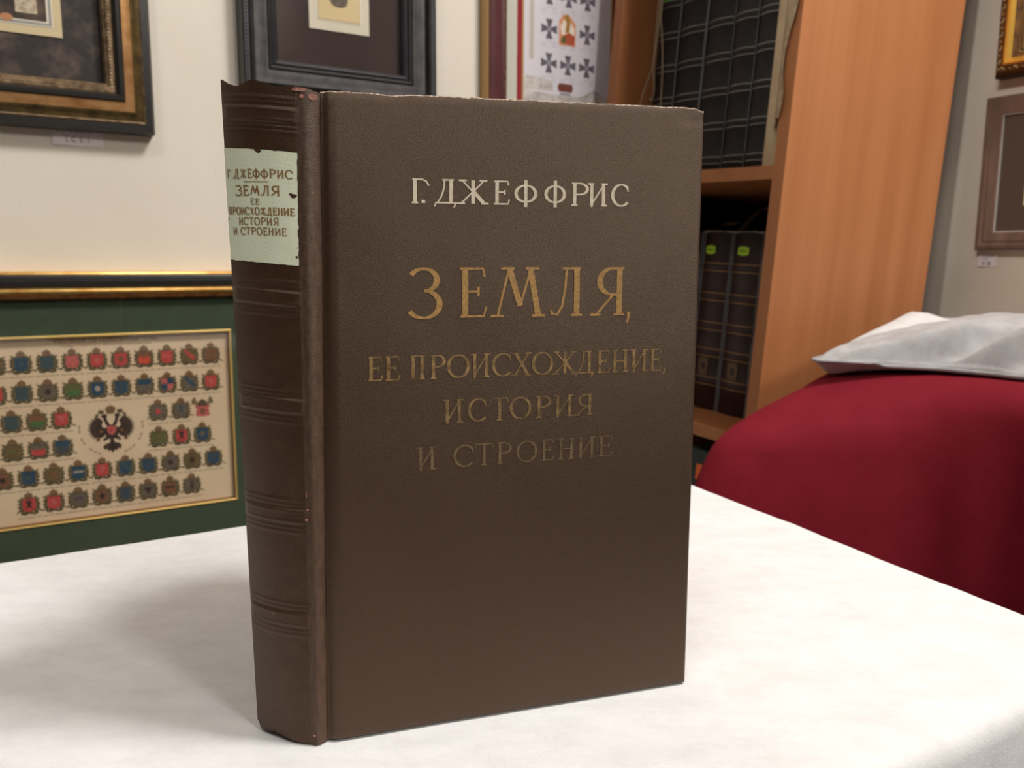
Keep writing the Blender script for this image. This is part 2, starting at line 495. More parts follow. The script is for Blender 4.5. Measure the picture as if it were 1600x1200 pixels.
# front board: slab with rounded edges, cloth turned over the edges, groove on the left
mb = MB()
uvs = []
NUc, NVc = 60, 90
TH_B = .0032
prof_u = [(-.0006, -.0016), (0.0, -.0012), (.008, -.0009), (.022, -.0001), (.04, 0)]
us = [0, .004, .008, .014, .022, .04] + [.04 + .95 * i / NUc for i in range(1, NUc + 1)] + [.994, .998, 1.0]
vs_ = [0, .0025, .006] + [.006 + .988 * i / NVc for i in range(1, NVc)] + [.994, .9975, 1.0]
def board_off(u, v):
    o = 0.0
    if u < .04:
        o -= .0016 * (1 - sm(u / .022))
    e = min((1 - u) * BWID, v * BHGT, (1 - v) * BHGT)
    if e < .0012:
        o -= .0010 * (1 - math.sqrt(max(0, 1 - (1 - e / .0012) ** 2)))
    # bumped top right corner and a nick in the top edge
    o -= .0007 * math.exp(-(((u - .965) / .04) ** 2 + ((v - .982) / .005) ** 2))
    o -= .0007 * math.exp(-(((u - .19) / .025) ** 2 + ((v - .988) / .004) ** 2))
    o += .00025 * noise.noise((u * 5, v * 6, 0))
    return o
def top_wear(u):
    return .0004 * noise.noise((u * 60, 1, 1)) - .0012 * math.exp(-((u - .995) / .012) ** 2) - .0006 * math.exp(-((u - .17) / .03) ** 2)
P = []
for u in us:
    row = []
    for v in vs_:
        q = quad(u, v, JB, FB, FT, JT) + CN * board_off(u, v)
        if v > .99:
            q.z += top_wear(u)
        row.append(bk(q))
        uvs.append((u * BWID, v * BHGT))
    P.append(row)
mb.grid(P)
Pb = [[bk(quad(u, v, JB, FB, FT, JT) - CN * TH_B + Vector((0, 0, top_wear(u) if v > .99 else 0))) for v in (0, .5, 1.0)] for u in us]
uvs += [(u * BWID, v * BHGT) for u in us for v in (0, .5, 1)]
mb.grid(Pb, flip=True)
# edge closing strips
def close(ra, rb):
    global uvs
    mb.grid([ra, rb])
    uvs += [(i * .0015, 0) for i in range(len(ra))] + [(i * .0015, .003) for i in range(len(rb))]
close([row[-1] for row in P], [row[-1] for row in Pb])
close([row[0] for row in Pb], [row[0] for row in P])
close([Pb[-1][0], Pb[-1][1], Pb[-1][2]], [P[-1][0], P[-1][len(vs_) // 2], P[-1][-1]])
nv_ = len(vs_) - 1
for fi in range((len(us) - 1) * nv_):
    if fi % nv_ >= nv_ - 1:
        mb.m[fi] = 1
front = mb.build('front_cover', [CLOTH_BROWN, EDGE_WORN_LIT], book, smooth=True, uvf=lambda i: uvs[i], fixn=False)

LINES = [
 ('author_lettering', 0, [('Г', .2136, .2598, .8352, .872), ('.', .2404, .2483, .8352, .872), ('Д', .2723, .3303, .8353, .8719), ('Ж', .3353, .4045, .8353, .8717), ('Е', .4211, .4643, .8353, .8716), ('Ф', .4775, .5367, .8354, .8714), ('Ф', .557, .6136, .8354, .8713), ('Р', .6272, .6764, .8354, .8711), ('И', .6764, .7262, .8355, .871), ('С', .7401, .7879, .8355, .8709)]),
 ('title_lettering', 1, [('З', .2089, .2894, .658, .7353), ('Е', .3329, .4055, .6579, .7354), ('М', .4239, .552, .6577, .7354), ('Л', .5749, .6619, .6576, .7354), ('Я', .6938, .7830, .6574, .7354), (',', .7870, .8000, .6550, .7300)]),
 ('subtitle_lettering', 2, [('Е', .1043, .1411, .5623, .599), ('Е', .147, .1842, .5623, .599), ('П', .2082, .2485, .5623, .599), ('Р', .2602, .2995, .5622, .599), ('О', .3046, .3615, .5622, .599), ('И', .3668, .414, .5622, .599), ('С', .4209, .4725, .5622, .5989), ('Х', .4741, .5264, .5622, .5989), ('О', .5281, .5839, .5622, .5989), ('Ж', .5866, .6488, .5622, .5989), ('Д', .6477, .7, .5622, .5989), ('Е', .7068, .7438, .5622, .5989), ('Н', .7496, .7986, .5622, .5989), ('И', .8055, .8511, .5622, .5989), ('Е', .8599, .8936, .5622, .5989), (',', .8971, .9084, .5622, .5989)]),
 ('subtitle_lettering', 3, [('И', .2958, .3434, .4909, .5277), ('С', .3581, .4065, .4912, .5276), ('Т', .4171, .4652, .4915, .5274), ('О', .469, .5259, .4918, .5273), ('Р', .5384, .5808, .4921, .5272), ('И', .5908, .641, .4923, .5271), ('Я', .6494, .6975, .4926, .527)]),
 ('subtitle_lettering', 4, [('И', .2274, .2734, .4188, .4537), ('С', .32, .3725, .4193, .4541), ('Т', .3751, .4256, .4196, .4543), ('Р', .4336, .4741, .4199, .4545), ('О', .4876, .5434, .4203, .4548), ('Е', .5545, .5895, .4206, .455), ('Н', .6006, .6484, .4209, .4552), ('И', .6569, .7054, .4212, .4554), ('Е', .714, .7574, .4215, .4556)]),
]
def foilS(u, v, off):
    return coverS(u, v, off + .00025 * noise.noise((u * 5, v * 6, 0)))
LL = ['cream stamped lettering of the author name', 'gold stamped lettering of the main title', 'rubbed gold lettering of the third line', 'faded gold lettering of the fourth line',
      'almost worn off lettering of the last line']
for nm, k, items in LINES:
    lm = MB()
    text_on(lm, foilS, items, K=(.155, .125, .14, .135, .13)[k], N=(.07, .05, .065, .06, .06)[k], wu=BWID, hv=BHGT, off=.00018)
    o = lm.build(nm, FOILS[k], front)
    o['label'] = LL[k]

# spine: rounded back with raised bands, hinge ridge beside it
BANDS = []
for c in (.958, .687, .525, .356, .195):
    BANDS.append(c)
def spine_relief(v):
    o = 0.0
    for c in BANDS:
        d = v - c
        for l, hgt in ((.0245, .00032), (.0175, .00028), (-.0175, .00028), (-.0245, .00032)):
            o += hgt * math.exp(-((d - l) / .0017) ** 2)
        o += .00055 * sm((.0125 - abs(d)) / .004)
        o += .00022 * (math.exp(-((d - .009) / .0018) ** 2) + math.exp(-((d + .009) / .0018) ** 2))
    return o
def spineS(u, v, off=0.0):
    q = quad(u, v, LB, SB, ST, LT)
    bul = .0026 * (1 - (2 * u - 1) ** 2)
    fade = sm(u / .10) * sm((1 - u) / .06)
    return bk(q + SN * (bul + spine_relief(v) * fade + off))
def cap(u):                                     # worn head of the spine
    return (.0010 * math.exp(-((u - 0.03) / .07) ** 2) - .0012 * math.exp(-((u - .25) / .12) ** 2) + .0010 * math.exp(-((u - .5) / .12) ** 2)
            - .0006 * math.exp(-((u - .75) / .1) ** 2) + .0004 * noise.noise((u * 20, 3, 0)) + .0006)
def tail(u):
    return .0030 * (1 - sm(u / .10)) + .0022 * math.exp(-((u - .42) / .22) ** 2) * 0.8 + .0002
mb = MB()
uvs2 = []
rows = []
NS = 420
for i in range(NS + 1):
    v = i / NS
    row = []
    for j in range(29):
        u = j / 28
        q = spineS(u, v)
        t_, b_ = sm((v - .988) / .012), sm((.012 - v) / .012)
        q.z += cap(u) * t_ + tail(u) * b_
        row.append(q)
        uvs2.append((u * SWID, v * BHGT))
    # hinge ridge from spine edge to the groove of the board
    e, g = quad(1, v, LB, SB, ST, LT), quad(0, v, JB, FB, FT, JT) - CN * .0018
    hn = (SN + CN).normalized()
    for t in (.15, .3, .5, .7, .85, 1.0):
        q = lerp(e, g, t) + hn * (.0016 * math.sin(math.pi * min(1, t * 1.02)) + .0001 * noise.noise((t * 4, v * 90, 5)))
        if v > .988:
            q.z += (cap(1) * (1 - t) - .0008 * t) * sm((v - .988) / .012)
        row.append(bk(q))
        uvs2.append((SWID + t * .006, v * BHGT))
    rows.append(row)
mb.grid(rows)
# turned-in head and tail
inn = Vector((.466, .883, 0))
for rr, flip in ((rows[-1], False), (rows[0], True)):
    ins = [Vector(q) + inn * .0025 - Vector((0, 0, .001 if not flip else -.001)) for q in rr]
    mb.grid([rr, ins], flip=flip)
    uvs2 += [(i * .001, 0) for i in range(len(rr))] + [(i * .001, .003) for i in range(len(ins))]
# fray: pink board showing at the head of the hinge, on the left tip and along the joint
def fray(u0, u1, v0, v1, k, n=9):
    pts = []
    for i in range(n):
        a = 2 * math.pi * i / n
        rr = .6 + .4 * noise.noise((i * 1.7, k, 0.5))
        pts.append(spineS(lerp(u0, u1, .5 + .5 * rr * math.cos(a)), lerp(v0, v1, .5 + .5 * rr * math.sin(a)), .0004))
    mb.add(pts, [tuple(range(n))], 1)
    global uvs2
    uvs2 += [(0, 0)] * n
for args in ((.90, 1.12, .992, 1.004, 1), (1.08, 1.22, .982, .997, 2), (1.0, 1.08, .983, .994, 3), (.96, 1.01, .349, .357, 5), (.975, 1.0, .385, .40, 6),
             (.98, 1.02, .365, .372, 8), (.48, .52, .199, .2025, 7), (.99, 1.05, .012, .017, 9)):
    fray(*args)
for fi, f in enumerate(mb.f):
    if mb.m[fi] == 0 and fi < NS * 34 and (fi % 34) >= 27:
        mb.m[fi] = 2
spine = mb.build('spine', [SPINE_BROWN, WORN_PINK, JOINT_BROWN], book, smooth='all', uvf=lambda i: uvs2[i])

# pale green paper label round the spine
lab = MB()
uvs3 = []
rows = []
for i in range(41):
    t = i / 40
    row = []
    for j in range(25):
        s = j / 24
        u = lerp(lerp(.005, .0, t), lerp(.965, .975, t), s)
        v = lerp(.738, .9055, t)
        if i in (0, 40):
            v += .0012 * noise.noise((s * 14, i, 0))
        if j in (0, 24):
            u += .012 * noise.noise((t * 16, j, 4))
        row.append(spineS(u, v, .00022))
        uvs3.append((u * SWID, v * BHGT))
    rows.append(row)
lab.grid(rows)
for (u, v, du, dv, k) in ((.53, .9035, .055, .0045, 1), (.50, .905, .03, .003, 4), (.935, .841, .05, .004, 2), (.90, .843, .03, .0025, 6), (.945, .751, .018, .003, 3), (.96, .765, .009, .0015, 5), (.97, .79, .01, .004, 7), (.03, .80, .008, .003, 8)):
    n = 9
    lab.add([spineS(u + du * (.7 + .5 * noise.noise((i, k, 2.2))) * math.cos(6.283 * i / n), v + dv * (.7 + .5 * noise.noise((i * 1.3, k, 7.2))) * math.sin(6.283 * i / n), .0003)
             for i in range(n)], [tuple(range(n))], 1)
    uvs3 += [(0, 0)] * n
label = lab.build('spine_label', [LABEL_GREEN, CHIP], book, smooth='all', uvf=lambda i: uvs3[i])
label['label'] = 'pale green label with brown lettering'
lt = MB()
def labS(u, v, off):
    return spineS(u, v, .00022 + off)
def lline(text, u0, u1, v0l, v1l, v0r, v1r, K=.17, N=.13):
    its = []
    for ch, a, b, _, _ in spread(text, u0, u1, 0, 1):
        t = ((a + b) / 2 - u0) / (u1 - u0)
        its.append((ch, a, b, lerp(v0l, v0r, t), lerp(v1l, v1r, t)))
    text_on(lt, labS, its, K=K, N=N, serif=False, off=.0001, wu=SWID, hv=BHGT)
def L2(text, u0, u1, vl, vr, h, K=.17, N=.13):
    lline(text, u0, u1, vl, vl + h, vr, vr + h, K, N)
L2('Г.ДЖЕФФРИС', .04, .925, .8602, .8658, .0128)
lt.grid([[labS(lerp(.315, .645, k / 12), lerp(.8558, .8580, k / 12), .0001), labS(lerp(.315, .645, k / 12), lerp(.8572, .8594, k / 12), .0001)] for k in range(13)])
L2('ЗЕМЛЯ', .17, .78, .8352, .8392, .0146)
L2('ЕЕ', .395, .525, .8236, .8242, .0086)
L2('ПРОИСХОЖДЕНИЕ', .035, .935, .8058, .8116, .0110, K=.2)
L2('ИСТОРИЯ', .205, .757, .7915, .7950, .0114)
L2('И СТРОЕНИЕ', .097, .843, .7760, .7808, .0114)
lt.build('label_lettering', LABEL_INK, label)

# page block and back board, opened out behind the front board so that the book stands
tdir = Vector((SB - LB)).normalized()
mb = MB()
def pagep(s, d, z):                              # s across the thickness, d into the book
    base = lerp(LB, SB, s)
    top_ = lerp(LT, ST, s)
    q = lerp(base, top_, (z - .0) / .226) + inn * d
    return bk(q)
rows = []
for k in range(13):
    s = .10 + .80 * k / 12
    bow = .0035 * (1 - (2 * s - 1) ** 2)
    rows.append([pagep(s, .0022 - bow * .3, .004), pagep(s, .0022 - bow * .3, .2195), pagep(s, .136 - bow, .2195), pagep(s, .136 - bow, .004), pagep(s, .0022 - bow * .3, .004)])
mb.grid(rows)
mb.add(rows[0][:4], [(0, 1, 2, 3)])
mb.add(rows[-1][:4], [(3, 2, 1, 0)])
mb.build('page_block', PAPER, book, fixn=True)
mb = MB()
for s in (0,):
    q = []
    for d in (.001, .143):
        for t in (.0, .12):
            q.append((pagep(t * .9, d, .0), pagep(t * .9, d, .2262)))
    vv = [q[0][0], q[0][1], q[1][0], q[1][1], q[2][0], q[2][1], q[3][0], q[3][1]]
    mb.add(vv, [(0, 1, 5, 4), (2, 6, 7, 3), (0, 4, 6, 2), (1, 3, 7, 5), (4, 5, 7, 6), (0, 2, 3, 1)])
mb.build('back_cover', CLOTH_BROWN, book, fixn=True)

# ------------------------------------------------------------------ framed pictures
def wallm_left(a, z):        # local x to the right, y up, z out of the wall
    m = Matrix((AX, Vector((0, 0, 1)), -BX)).transposed().to_4x4()
    m.translation = W(a, WALL_B, z)
    return m
def wallm_right(b, z):
    m = Matrix((-BX, Vector((0, 0, 1)), -AX)).transposed().to_4x4()
    m.translation = W(WALL_A, b, z)
    return m
def ring(x0, x1, y0, y1, prof, mb, mids):
    """mitred moulding: prof = [(inset,height)], mids = material per segment."""
    loops = [[(x0 + i, y0 + i, h), (x1 - i, y0 + i, h), (x1 - i, y1 - i, h), (x0 + i, y1 - i, h)] for i, h in prof]
    for k in range(len(loops) - 1):
        o = mb.add(loops[k] + loops[k + 1], [(j, (j + 1) % 4, 4 + (j + 1) % 4, 4 + j) for j in range(4)], mids[k])
def along(x0, x1, y0, y1, ins, step, f):
    """walk round a rectangle inset by ins; f(x, y, angle)"""
    X0, X1, Y0, Y1 = x0 + ins, x1 - ins, y0 + ins, y1 - ins
    for (ax, ay, bx, by) in ((X0, Y0, X1, Y0), (X1, Y0, X1, Y1), (X1, Y1, X0, Y1), (X0, Y1, X0, Y0)):
        L = math.hypot(bx - ax, by - ay)
        n = max(1, int(L / step))
        for k in range(n):
            t = (k + .5) / n
            f(ax + (bx - ax) * t, ay + (by - ay) * t, math.atan2(by - ay, bx - ax))
def sheet(name, x0, x1, y0, y1, z, th, m, parent, hole=None):
    mb = MB()
    if hole:
        hx0, hx1, hy0, hy1 = hole
        for (a, b, c, d) in ((x0, x1, y0, hy0), (x0, x1, hy1, y1), (x0, hx0, hy0, hy1), (hx1, x1, hy0, hy1)):
            mb.box(a, b, c, d, z, z + th)
    else:
        mb.box(x0, x1, y0, y1, z, z + th)
    return mb.build(name, m, parent)
def rot_blob(mb, x, y, z, ang, lx, ly, lz, mi):
    c, s = math.cos(ang), math.sin(ang)
    tmp = MB()
    tmp.ball((0, 0, 0), lx, ly, lz, 0, 6, 4)
    mb.add([(x + q[0] * c - q[1] * s, y + q[0] * s + q[1] * c, z + q[2]) for q in tmp.v], tmp.f, mi)

# --- top left picture: black and bronze-gold frame
X0, X1, Y0, Y1 = -.215, .215, 0, .50
f1 = thing('framed_picture', 'picture in wide black and bronze frame, upper left corner, ivory mat window', 'picture', wallm_left(.1645 - .215, 1.0562))
BRONZE = mat('bronze_gold', (214, 168, 116), 0.36, 0.5, metal=0.8, col2=(160, 112, 66), nscale=(50, 50, 50), lo=0.3, hi=0.7)
DARKGOLD = mat('dark_antique_gold', (112, 92, 52), 0.35, 0.5, metal=0.7, col2=(62, 52, 34), nscale=(70, 70, 70), lo=0.3, hi=0.7)
SILV = mat('antique_silver', (150, 126, 98), 0.35, 0.5, metal=0.7, col2=(96, 78, 58), nscale=(120, 120, 120))
mb = MB()
ring(X0, X1, Y0, Y1, [(0, 0), (0, .020), (.003, .024), (.0095, .025), (.0105, .0262), (.0118, .0255), (.0135, .026), (.018, .0285), (.0215, .0305), (.0265, .0325), (.0305, .0335),
                      (.0312, .034), (.033, .0365), (.0365, .0375), (.0392, .035), (.0398, .031)], mb,
     [0, 0, 0, 2, 2, 1, 1, 1, 3, 3, 3, 0, 0, 0, 0])
mb.build('moulding', [BLACKF, DARKGOLD, SILV, BRONZE], f1, smooth=True, weld=True, fixn=True)
mb = MB()
ring(X0, X1, Y0, Y1, [(.0398, .028), (.0398, .0315), (.042, .0325), (.046, .0315), (.049, .029), (.051, .026), (.051, .018)], mb, [0] * 6)
along(X0, X1, Y0, Y1, .0445, .0036, lambda x, y, a: rot_blob(mb, x, y, .0322, a + .6, .0019, .0010, .0012, 0))
along(X0, X1, Y0, Y1, .0486, .0032, lambda x, y, a: rot_blob(mb, x, y, .0292, a, .0009, .0008, .0008, 0))
mb.build('beaded_slip', SILV, f1, smooth=True)
MOTTLE = mat('dark_mottled_mat', (44, 38, 36), 0.6, 0.3, col2=(112, 94, 82), nscale=(30, 30, 30), detail=4, lo=0.42, hi=0.75)  # mottling paints the cloudy reflection of the glass onto the mat
MOTTLE2 = mat('dark_photograph', (44, 36, 34), 0.6, 0.3, col2=(104, 84, 66), nscale=(40, 40, 40), detail=3, lo=0.4, hi=0.8)  # dark photo, blurry glass reflections painted in as mottling
IVORY = mat('ivory_card', (206, 188, 150), 0.8, 0.2, col2=(198, 180, 144), nscale=(30, 30, 30))
IVORYL = mat('pale_card', (222, 214, 198), 0.8, 0.2)
PALE_PATCH = mat('engraved_paper', (196, 180, 156), 0.8, 0.2, col2=(132, 116, 96), nscale=(160, 160, 160), detail=6, lo=0.4, hi=0.75)
ORANGE_PATCH = mat('print_orange', (178, 128, 92), 0.8, 0.2)
SHADE = mat('grey_bevel', (150, 148, 140), 0.8, 0.2)
ox = .1645 - .215
def rel1(a):
    return a - ox
sheet('mat', X0 + .05, X1 - .05, Y0 + .05, Y1 - .05, .014, .002, MOTTLE, f1)
yb = 1.1518 - 1.0562
mb = MB()
mb.box(rel1(-.175), rel1(.0757), yb, yb + .30, .016, .0175, 0, 0)
mb.box(rel1(-.1665), rel1(.0672), yb + .0090, yb + .291, .0175, .0180, 1)
mb.box(rel1(-.1655), rel1(.0662), yb + .0100, yb + .290, .0180, .0181, 2)
mb.box(rel1(-.1632), rel1(.0632), yb + .0128, yb + .287, .0181, .0184, 1)
mb.box(rel1(-.1615), rel1(.0615), yb + .0142, yb + .285, .0184, .0185, 3)
ow = mb.build('mat_window', [IVORY, IVORYL, SHADE, MOTTLE2], f1)
mb = MB()
mb.box(rel1(.0325), rel1(.0528), 1.1728 - 1.0562, 1.200 - 1.0562, .0185, .0189)
mb.build('small_engraving', PALE_PATCH, f1)  # pale mottled rectangle on the dark centre
mb = MB()
mb.add([(rel1(.0238) + .0062 * math.cos(t * .5236), 1.1655 - 1.0562 + .0040 * math.sin(t * .5236) + .001, .0187) for t in range(12)], [tuple(range(12))])
mb.build('print_figure', ORANGE_PATCH, f1)  # small orange ellipse on the dark centre
sheet('glass', X0 + .047, X1 - .047, Y0 + .047, Y1 - .047, .0215, .002, GLASS, f1)

# --- top middle picture: slate grey frame
SLATE = mat('slate_black', (46, 45, 47), 0.42, 0.4, col2=(36, 35, 37), nscale=(60, 60, 60))
SLATEW = mat('slate_ribbed', (72, 68, 67), 0.5, 0.35, col2=(46, 43, 44), nscale=(60, 60, 60))
X0, X1, Y0, Y1 = -.1318, .1318, 0, .42
f2 = thing('framed_picture', 'picture in slate black beaded frame, small ivory card on dark mat, above the brown book', 'picture', wallm_left(.3918, 1.1065))
mb = MB()
ring(X0 + .0065, X1, Y0, Y1, [(0, 0), (0, .022), (.0008, .026), (.0022, .028), (.0030, .0265), (.0080, .0265), (.0095, .029), (.0135, .031)], mb, [0] * 7)
along(X0, X1, Y0, Y1, .012, .0040, lambda x, y, a: rot_blob(mb, x, y, .0268, a, .0013, .0013, .0014, 1))
mb.build('moulding', [SLATE, SLATEW], f2, smooth=True)
mb = MB()
ring(X0, X1, Y0, Y1, [(.020, .026), (.020, .0312), (.0355, .0295), (.0362, .026)], mb, [0] * 3)
along(X0, X1, Y0, Y1, .028, .0026, lambda x, y, a: rot_blob(mb, x, y, .0300, a, .0008, .0072, .0010, 0))
mb.build('ribbed_band', SLATEW, f2, smooth=True)
mb = MB()
ring(X0, X1, Y0, Y1, [(.036, .022), (.036, .0285), (.0385, .0302), (.041, .0285), (.042, .026), (.0445, .0275), (.047, .026), (.0495, .022), (.0495, .012)], mb, [0] * 8)
mb.build('inner_slip', SLATE, f2, smooth=True)
VELVET = mat('dark_maroon_velvet', (50, 34, 33), 0.9, 0.15, col2=(44, 30, 30), nscale=(20, 20, 20), sheen=0.1)
sheet('mat', X0 + .048, X1 - .048, Y0 + .048, Y1 - .048, .010, .002, VELVET, f2)
CARD2 = mat('ivory_mount_card', (198, 190, 170), 0.8, 0.2)
TAN2 = mat('tan_mount_card', (198, 176, 134), 0.8, 0.2)
INK = mat('dark_print_ink', (70, 64, 58), 0.8, 0.2, col2=(110, 98, 82), nscale=(300, 300, 300))
yb = 1.2015 - 1.1065
mb = MB()
mb.box(-.0388, .0408, yb, yb + .13, .012, .0135, 0)
mb.box(-.0288, .0300, yb + .0108, yb + .119, .0135, .0139, 2)
mb.box(-.0278, .0290, yb + .0118, yb + .118, .0139, .0141, 1)
mb.box(-.0270, .0282, yb + .0126, yb + .117, .0141, .0142, 3)
mb.box(-.0264, .0276, yb + .0132, yb + .116, .0142, .0143, 1)
mb.build('mat_window', [CARD2, TAN2, IVORYL, SHADE], f2)
mb = MB()
mb.add([(.0003 + .011 * math.cos(t * .5236), yb + .0345 + .0055 * math.sin(t * .5236), .0145) for t in range(12)], [tuple(range(12))])
mb.box(-.012, .012, yb + .036, yb + .075, .0143, .0146)
mb.build('small_print', INK, f2)
sheet('glass', X0 + .046, X1 - .046, Y0 + .046, Y1 - .046, .0175, .002, GLASS, f2)

# --- right of it: maroon frame with the crosses poster
X0, X1, Y0, Y1 = -.157, .157, 0, .46
X0F = X0 + .0115
c3, z3 = .749, 1.045
f3 = thing('framed_picture', 'poster of grey crosses in a maroon and gold frame, left of the tall bookcase', 'picture', wallm_left(c3, z3))
MAROON = mat('maroon_lacquer', (84, 38, 40), 0.4, 0.4, col2=(72, 32, 34), nscale=(30, 30, 30))
ROPE = mat('rope_gilt', (140, 100, 62), 0.4, 0.5, metal=0.5, col2=(84, 50, 36), nscale=(200, 200, 200))
OLDGOLD = mat('old_gold_paint', (176, 142, 88), 0.45, 0.5, metal=0.4)
mb = MB()
ring(X0F, X1, Y0, Y1, [(0, 0), (0, .0235), (.0012, .0245), (.0025, .0262), (.011, .0262), (.0220, .0245)], mb, [1, 1, 0, 0, 0])
mb.build('moulding', [MAROON, OLDGOLD], f3, smooth=True)
mb = MB()
ring(X0, X1, Y0, Y1, [(.0335, .020), (.0335, .0250), (.038, .0262), (.042, .0240), (.042, .012)], mb, [0] * 4)
along(X0, X1, Y0, Y1, .038, .0044, lambda x, y, a: rot_blob(mb, x, y, 0.0258, a + .7, .0028, .0013, .0013, 1))
mb.build('rope_slip', [MAROON, ROPE], f3, smooth=True)
LGREY = mat('light_grey_mat', (190, 186, 174), 0.8, 0.2)
REDM = mat('red_mat', (140, 38, 46), 0.8, 0.2)
sheet('mat', X0 + .040, X1 - .040, Y0 + .040, Y1 - .040, .010, .003, LGREY, f3, (X0 + .0655, X1 - .0655, Y0 + .0655, Y1 - .0655))
sheet('inner_mat', X0 + .052, X1 - .052, Y0 + .052, Y1 - .052, .0085, .0015, REDM, f3, (X0 + .0763, X1 - .0763, Y0 + .0763, Y1 - .0763))
mb = MB()
ring(X0, X1, Y0, Y1, [(.0757, .0085), (.0757, .0106), (.0785, .0106), (.0785, .0075)], mb, [0] * 3)
mb.build('gold_fillet', OLDGOLD, f3)
POST = mat('poster_paper', (206, 200, 204), 0.7, 0.25)
CROSS = mat('cross_grey', (104, 98, 108), 0.7, 0.2, col2=(84, 78, 86), nscale=(300, 300, 300))
CROSSM = mat('cross_centre', (138, 130, 142), 0.7, 0.2)
P_OR, P_RED, P_OCH, P_GRN, P_WHT, P_REFL = (mat('print_orange_red', (208, 142, 104), .7, .2), mat('print_brick', (170, 78, 54), .7, .2), mat('print_ochre', (158, 118, 56), .7, .2),
    mat('print_green', (88, 92, 52), .7, .2), mat('print_cream', (224, 208, 190), .7, .2), mat('print_forest', (160, 154, 150), .7, .2, col2=(206, 196, 188), nscale=(70, 70, 70)))  # last tone paints blurry pale reflections low on the poster
P_LINE = mat('print_fine_text', (178, 172, 178), .7, .2)
P_BROWN = mat('print_brown', (112, 62, 46), .7, .2)
P_TAUPE = mat('print_taupe', (182, 172, 162), .7, .2)
mb = MB()
mb.poly([(X0 + .074, Y0 + .074), (X1 - .074, Y0 + .074), (X1 - .074, Y1 - .074), (X0 + .074, Y1 - .074)], .0082, 0)
def cross(x, y, s, z=.0084):
    for k in range(4):
        c, q = math.cos(k * math.pi / 2), math.sin(k * math.pi / 2)
        mb.poly([(x + (px * c - py * q) * s, y + (px * q + py * c) * s) for px, py in ((.20, .1), (.24, .45), (.42, .93), (.34, 1.0), (0, .95), (-.34, 1.0), (-.42, .93), (-.24, .45), (-.20, .1))], z, 1)
    mb.poly([(x + .3 * s * math.cos(t * .7854), y + .3 * s * math.sin(t * .7854)) for t in range(8)], z + .0001, 2)
xs3 = (.7155 - c3, .7497 - c3, .784 - c3)
for zr in (1.2985, 1.2505, 1.2025):
    for i, x in enumerate(xs3):
        if not (zr == 1.2505 and i == 1):
            cross(x, zr - z3, .0143)
    for dz in (.0185, .0212, .0248):
        for x in xs3:
            for k in range(3):
                if (k + int(dz * 1e4)) % 4 != 1:
                    mb.poly([(x - .013 + k * .009, zr - z3 - dz), (x - .0055 + k * .009, zr - z3 - dz), (x - .0055 + k * .009, zr - z3 - dz + .0009), (x - .013 + k * .009, zr - z3 - dz + .0009)], .0084, 7)
x, y = xs3[1] - .002, 1.2525 - z3                 # coloured picture of a rider in the middle
mb.poly([(x - .015, y - .022), (x + .015, y - .022), (x + .015, y + .010), (x + .004, y + .021), (x - .008, y + .021), (x - .015, y + .012)], .0084, 3)
mb.poly([(x - .013, y + .004), (x - .003, y + .019), (x + .006, y + .012), (x + .013, y + .002), (x + .012, y - .006), (x - .010, y - .007)], .0085, 8)
mb.poly([(x - .004, y - .004), (x + .003, y - .004), (x + .006, y + .012), (x + .001, y + .024), (x - .007, y + .018), (x - .002, y + .010)], .0086, 5)
mb.poly([(x - .012, y - .019), (x + .012, y - .020), (x + .014, y - .008), (x + .004, y - .003), (x - .006, y - .007)], .0086, 4)
mb.poly([(x - .012, y - .018), (x - .003, y - .019), (x - .003, y - .009), (x - .010, y - .010)], .0087, 6)
x, y = xs3[1] - .0035, 1.1700 - z3
mb.poly([(x - .0125, y - .006), (x + .0115, y - .006), (x + .0135, y), (x + .0115, y + .006), (x - .0125, y + .006), (x - .0145, y)], .0084, 9)
mb.poly([(x - .010, y - .0105), (x + .009, y - .0105), (x + .009, y - .0075), (x - .010, y - .0075)], .0084, 2)
mb.poly([(.690 - c3 - .018, 1.163 - z3), (.724 - c3, 1.163 - z3), (.722 - c3, 1.177 - z3), (.700 - c3, 1.181 - z3), (.673 - c3, 1.181 - z3)], .0083, 10)
mb.poly([(.672 - c3, 1.125 - z3), (.826 - c3, 1.125 - z3), (.826 - c3, 1.160 - z3), (.80 - c3, 1.172 - z3), (.775 - c3, 1.160 - z3), (.72 - c3, 1.158 - z3), (.672 - c3, 1.163 - z3)], .0083, 10)
mb.poly([(.6815 - c3, 1.205 - z3), (.689 - c3, 1.205 - z3), (.689 - c3, 1.42 - z3), (.6815 - c3, 1.42 - z3)], .0083, 11)
mb.build('poster', [POST, CROSS, CROSSM, P_OR, P_RED, P_OCH, P_GRN, P_LINE, P_WHT, P_BROWN, P_REFL, P_TAUPE], f3)
sheet('glass', X0 + .039, X1 - .039, Y0 + .039, Y1 - .039, .016, .002, GLASS, f3)

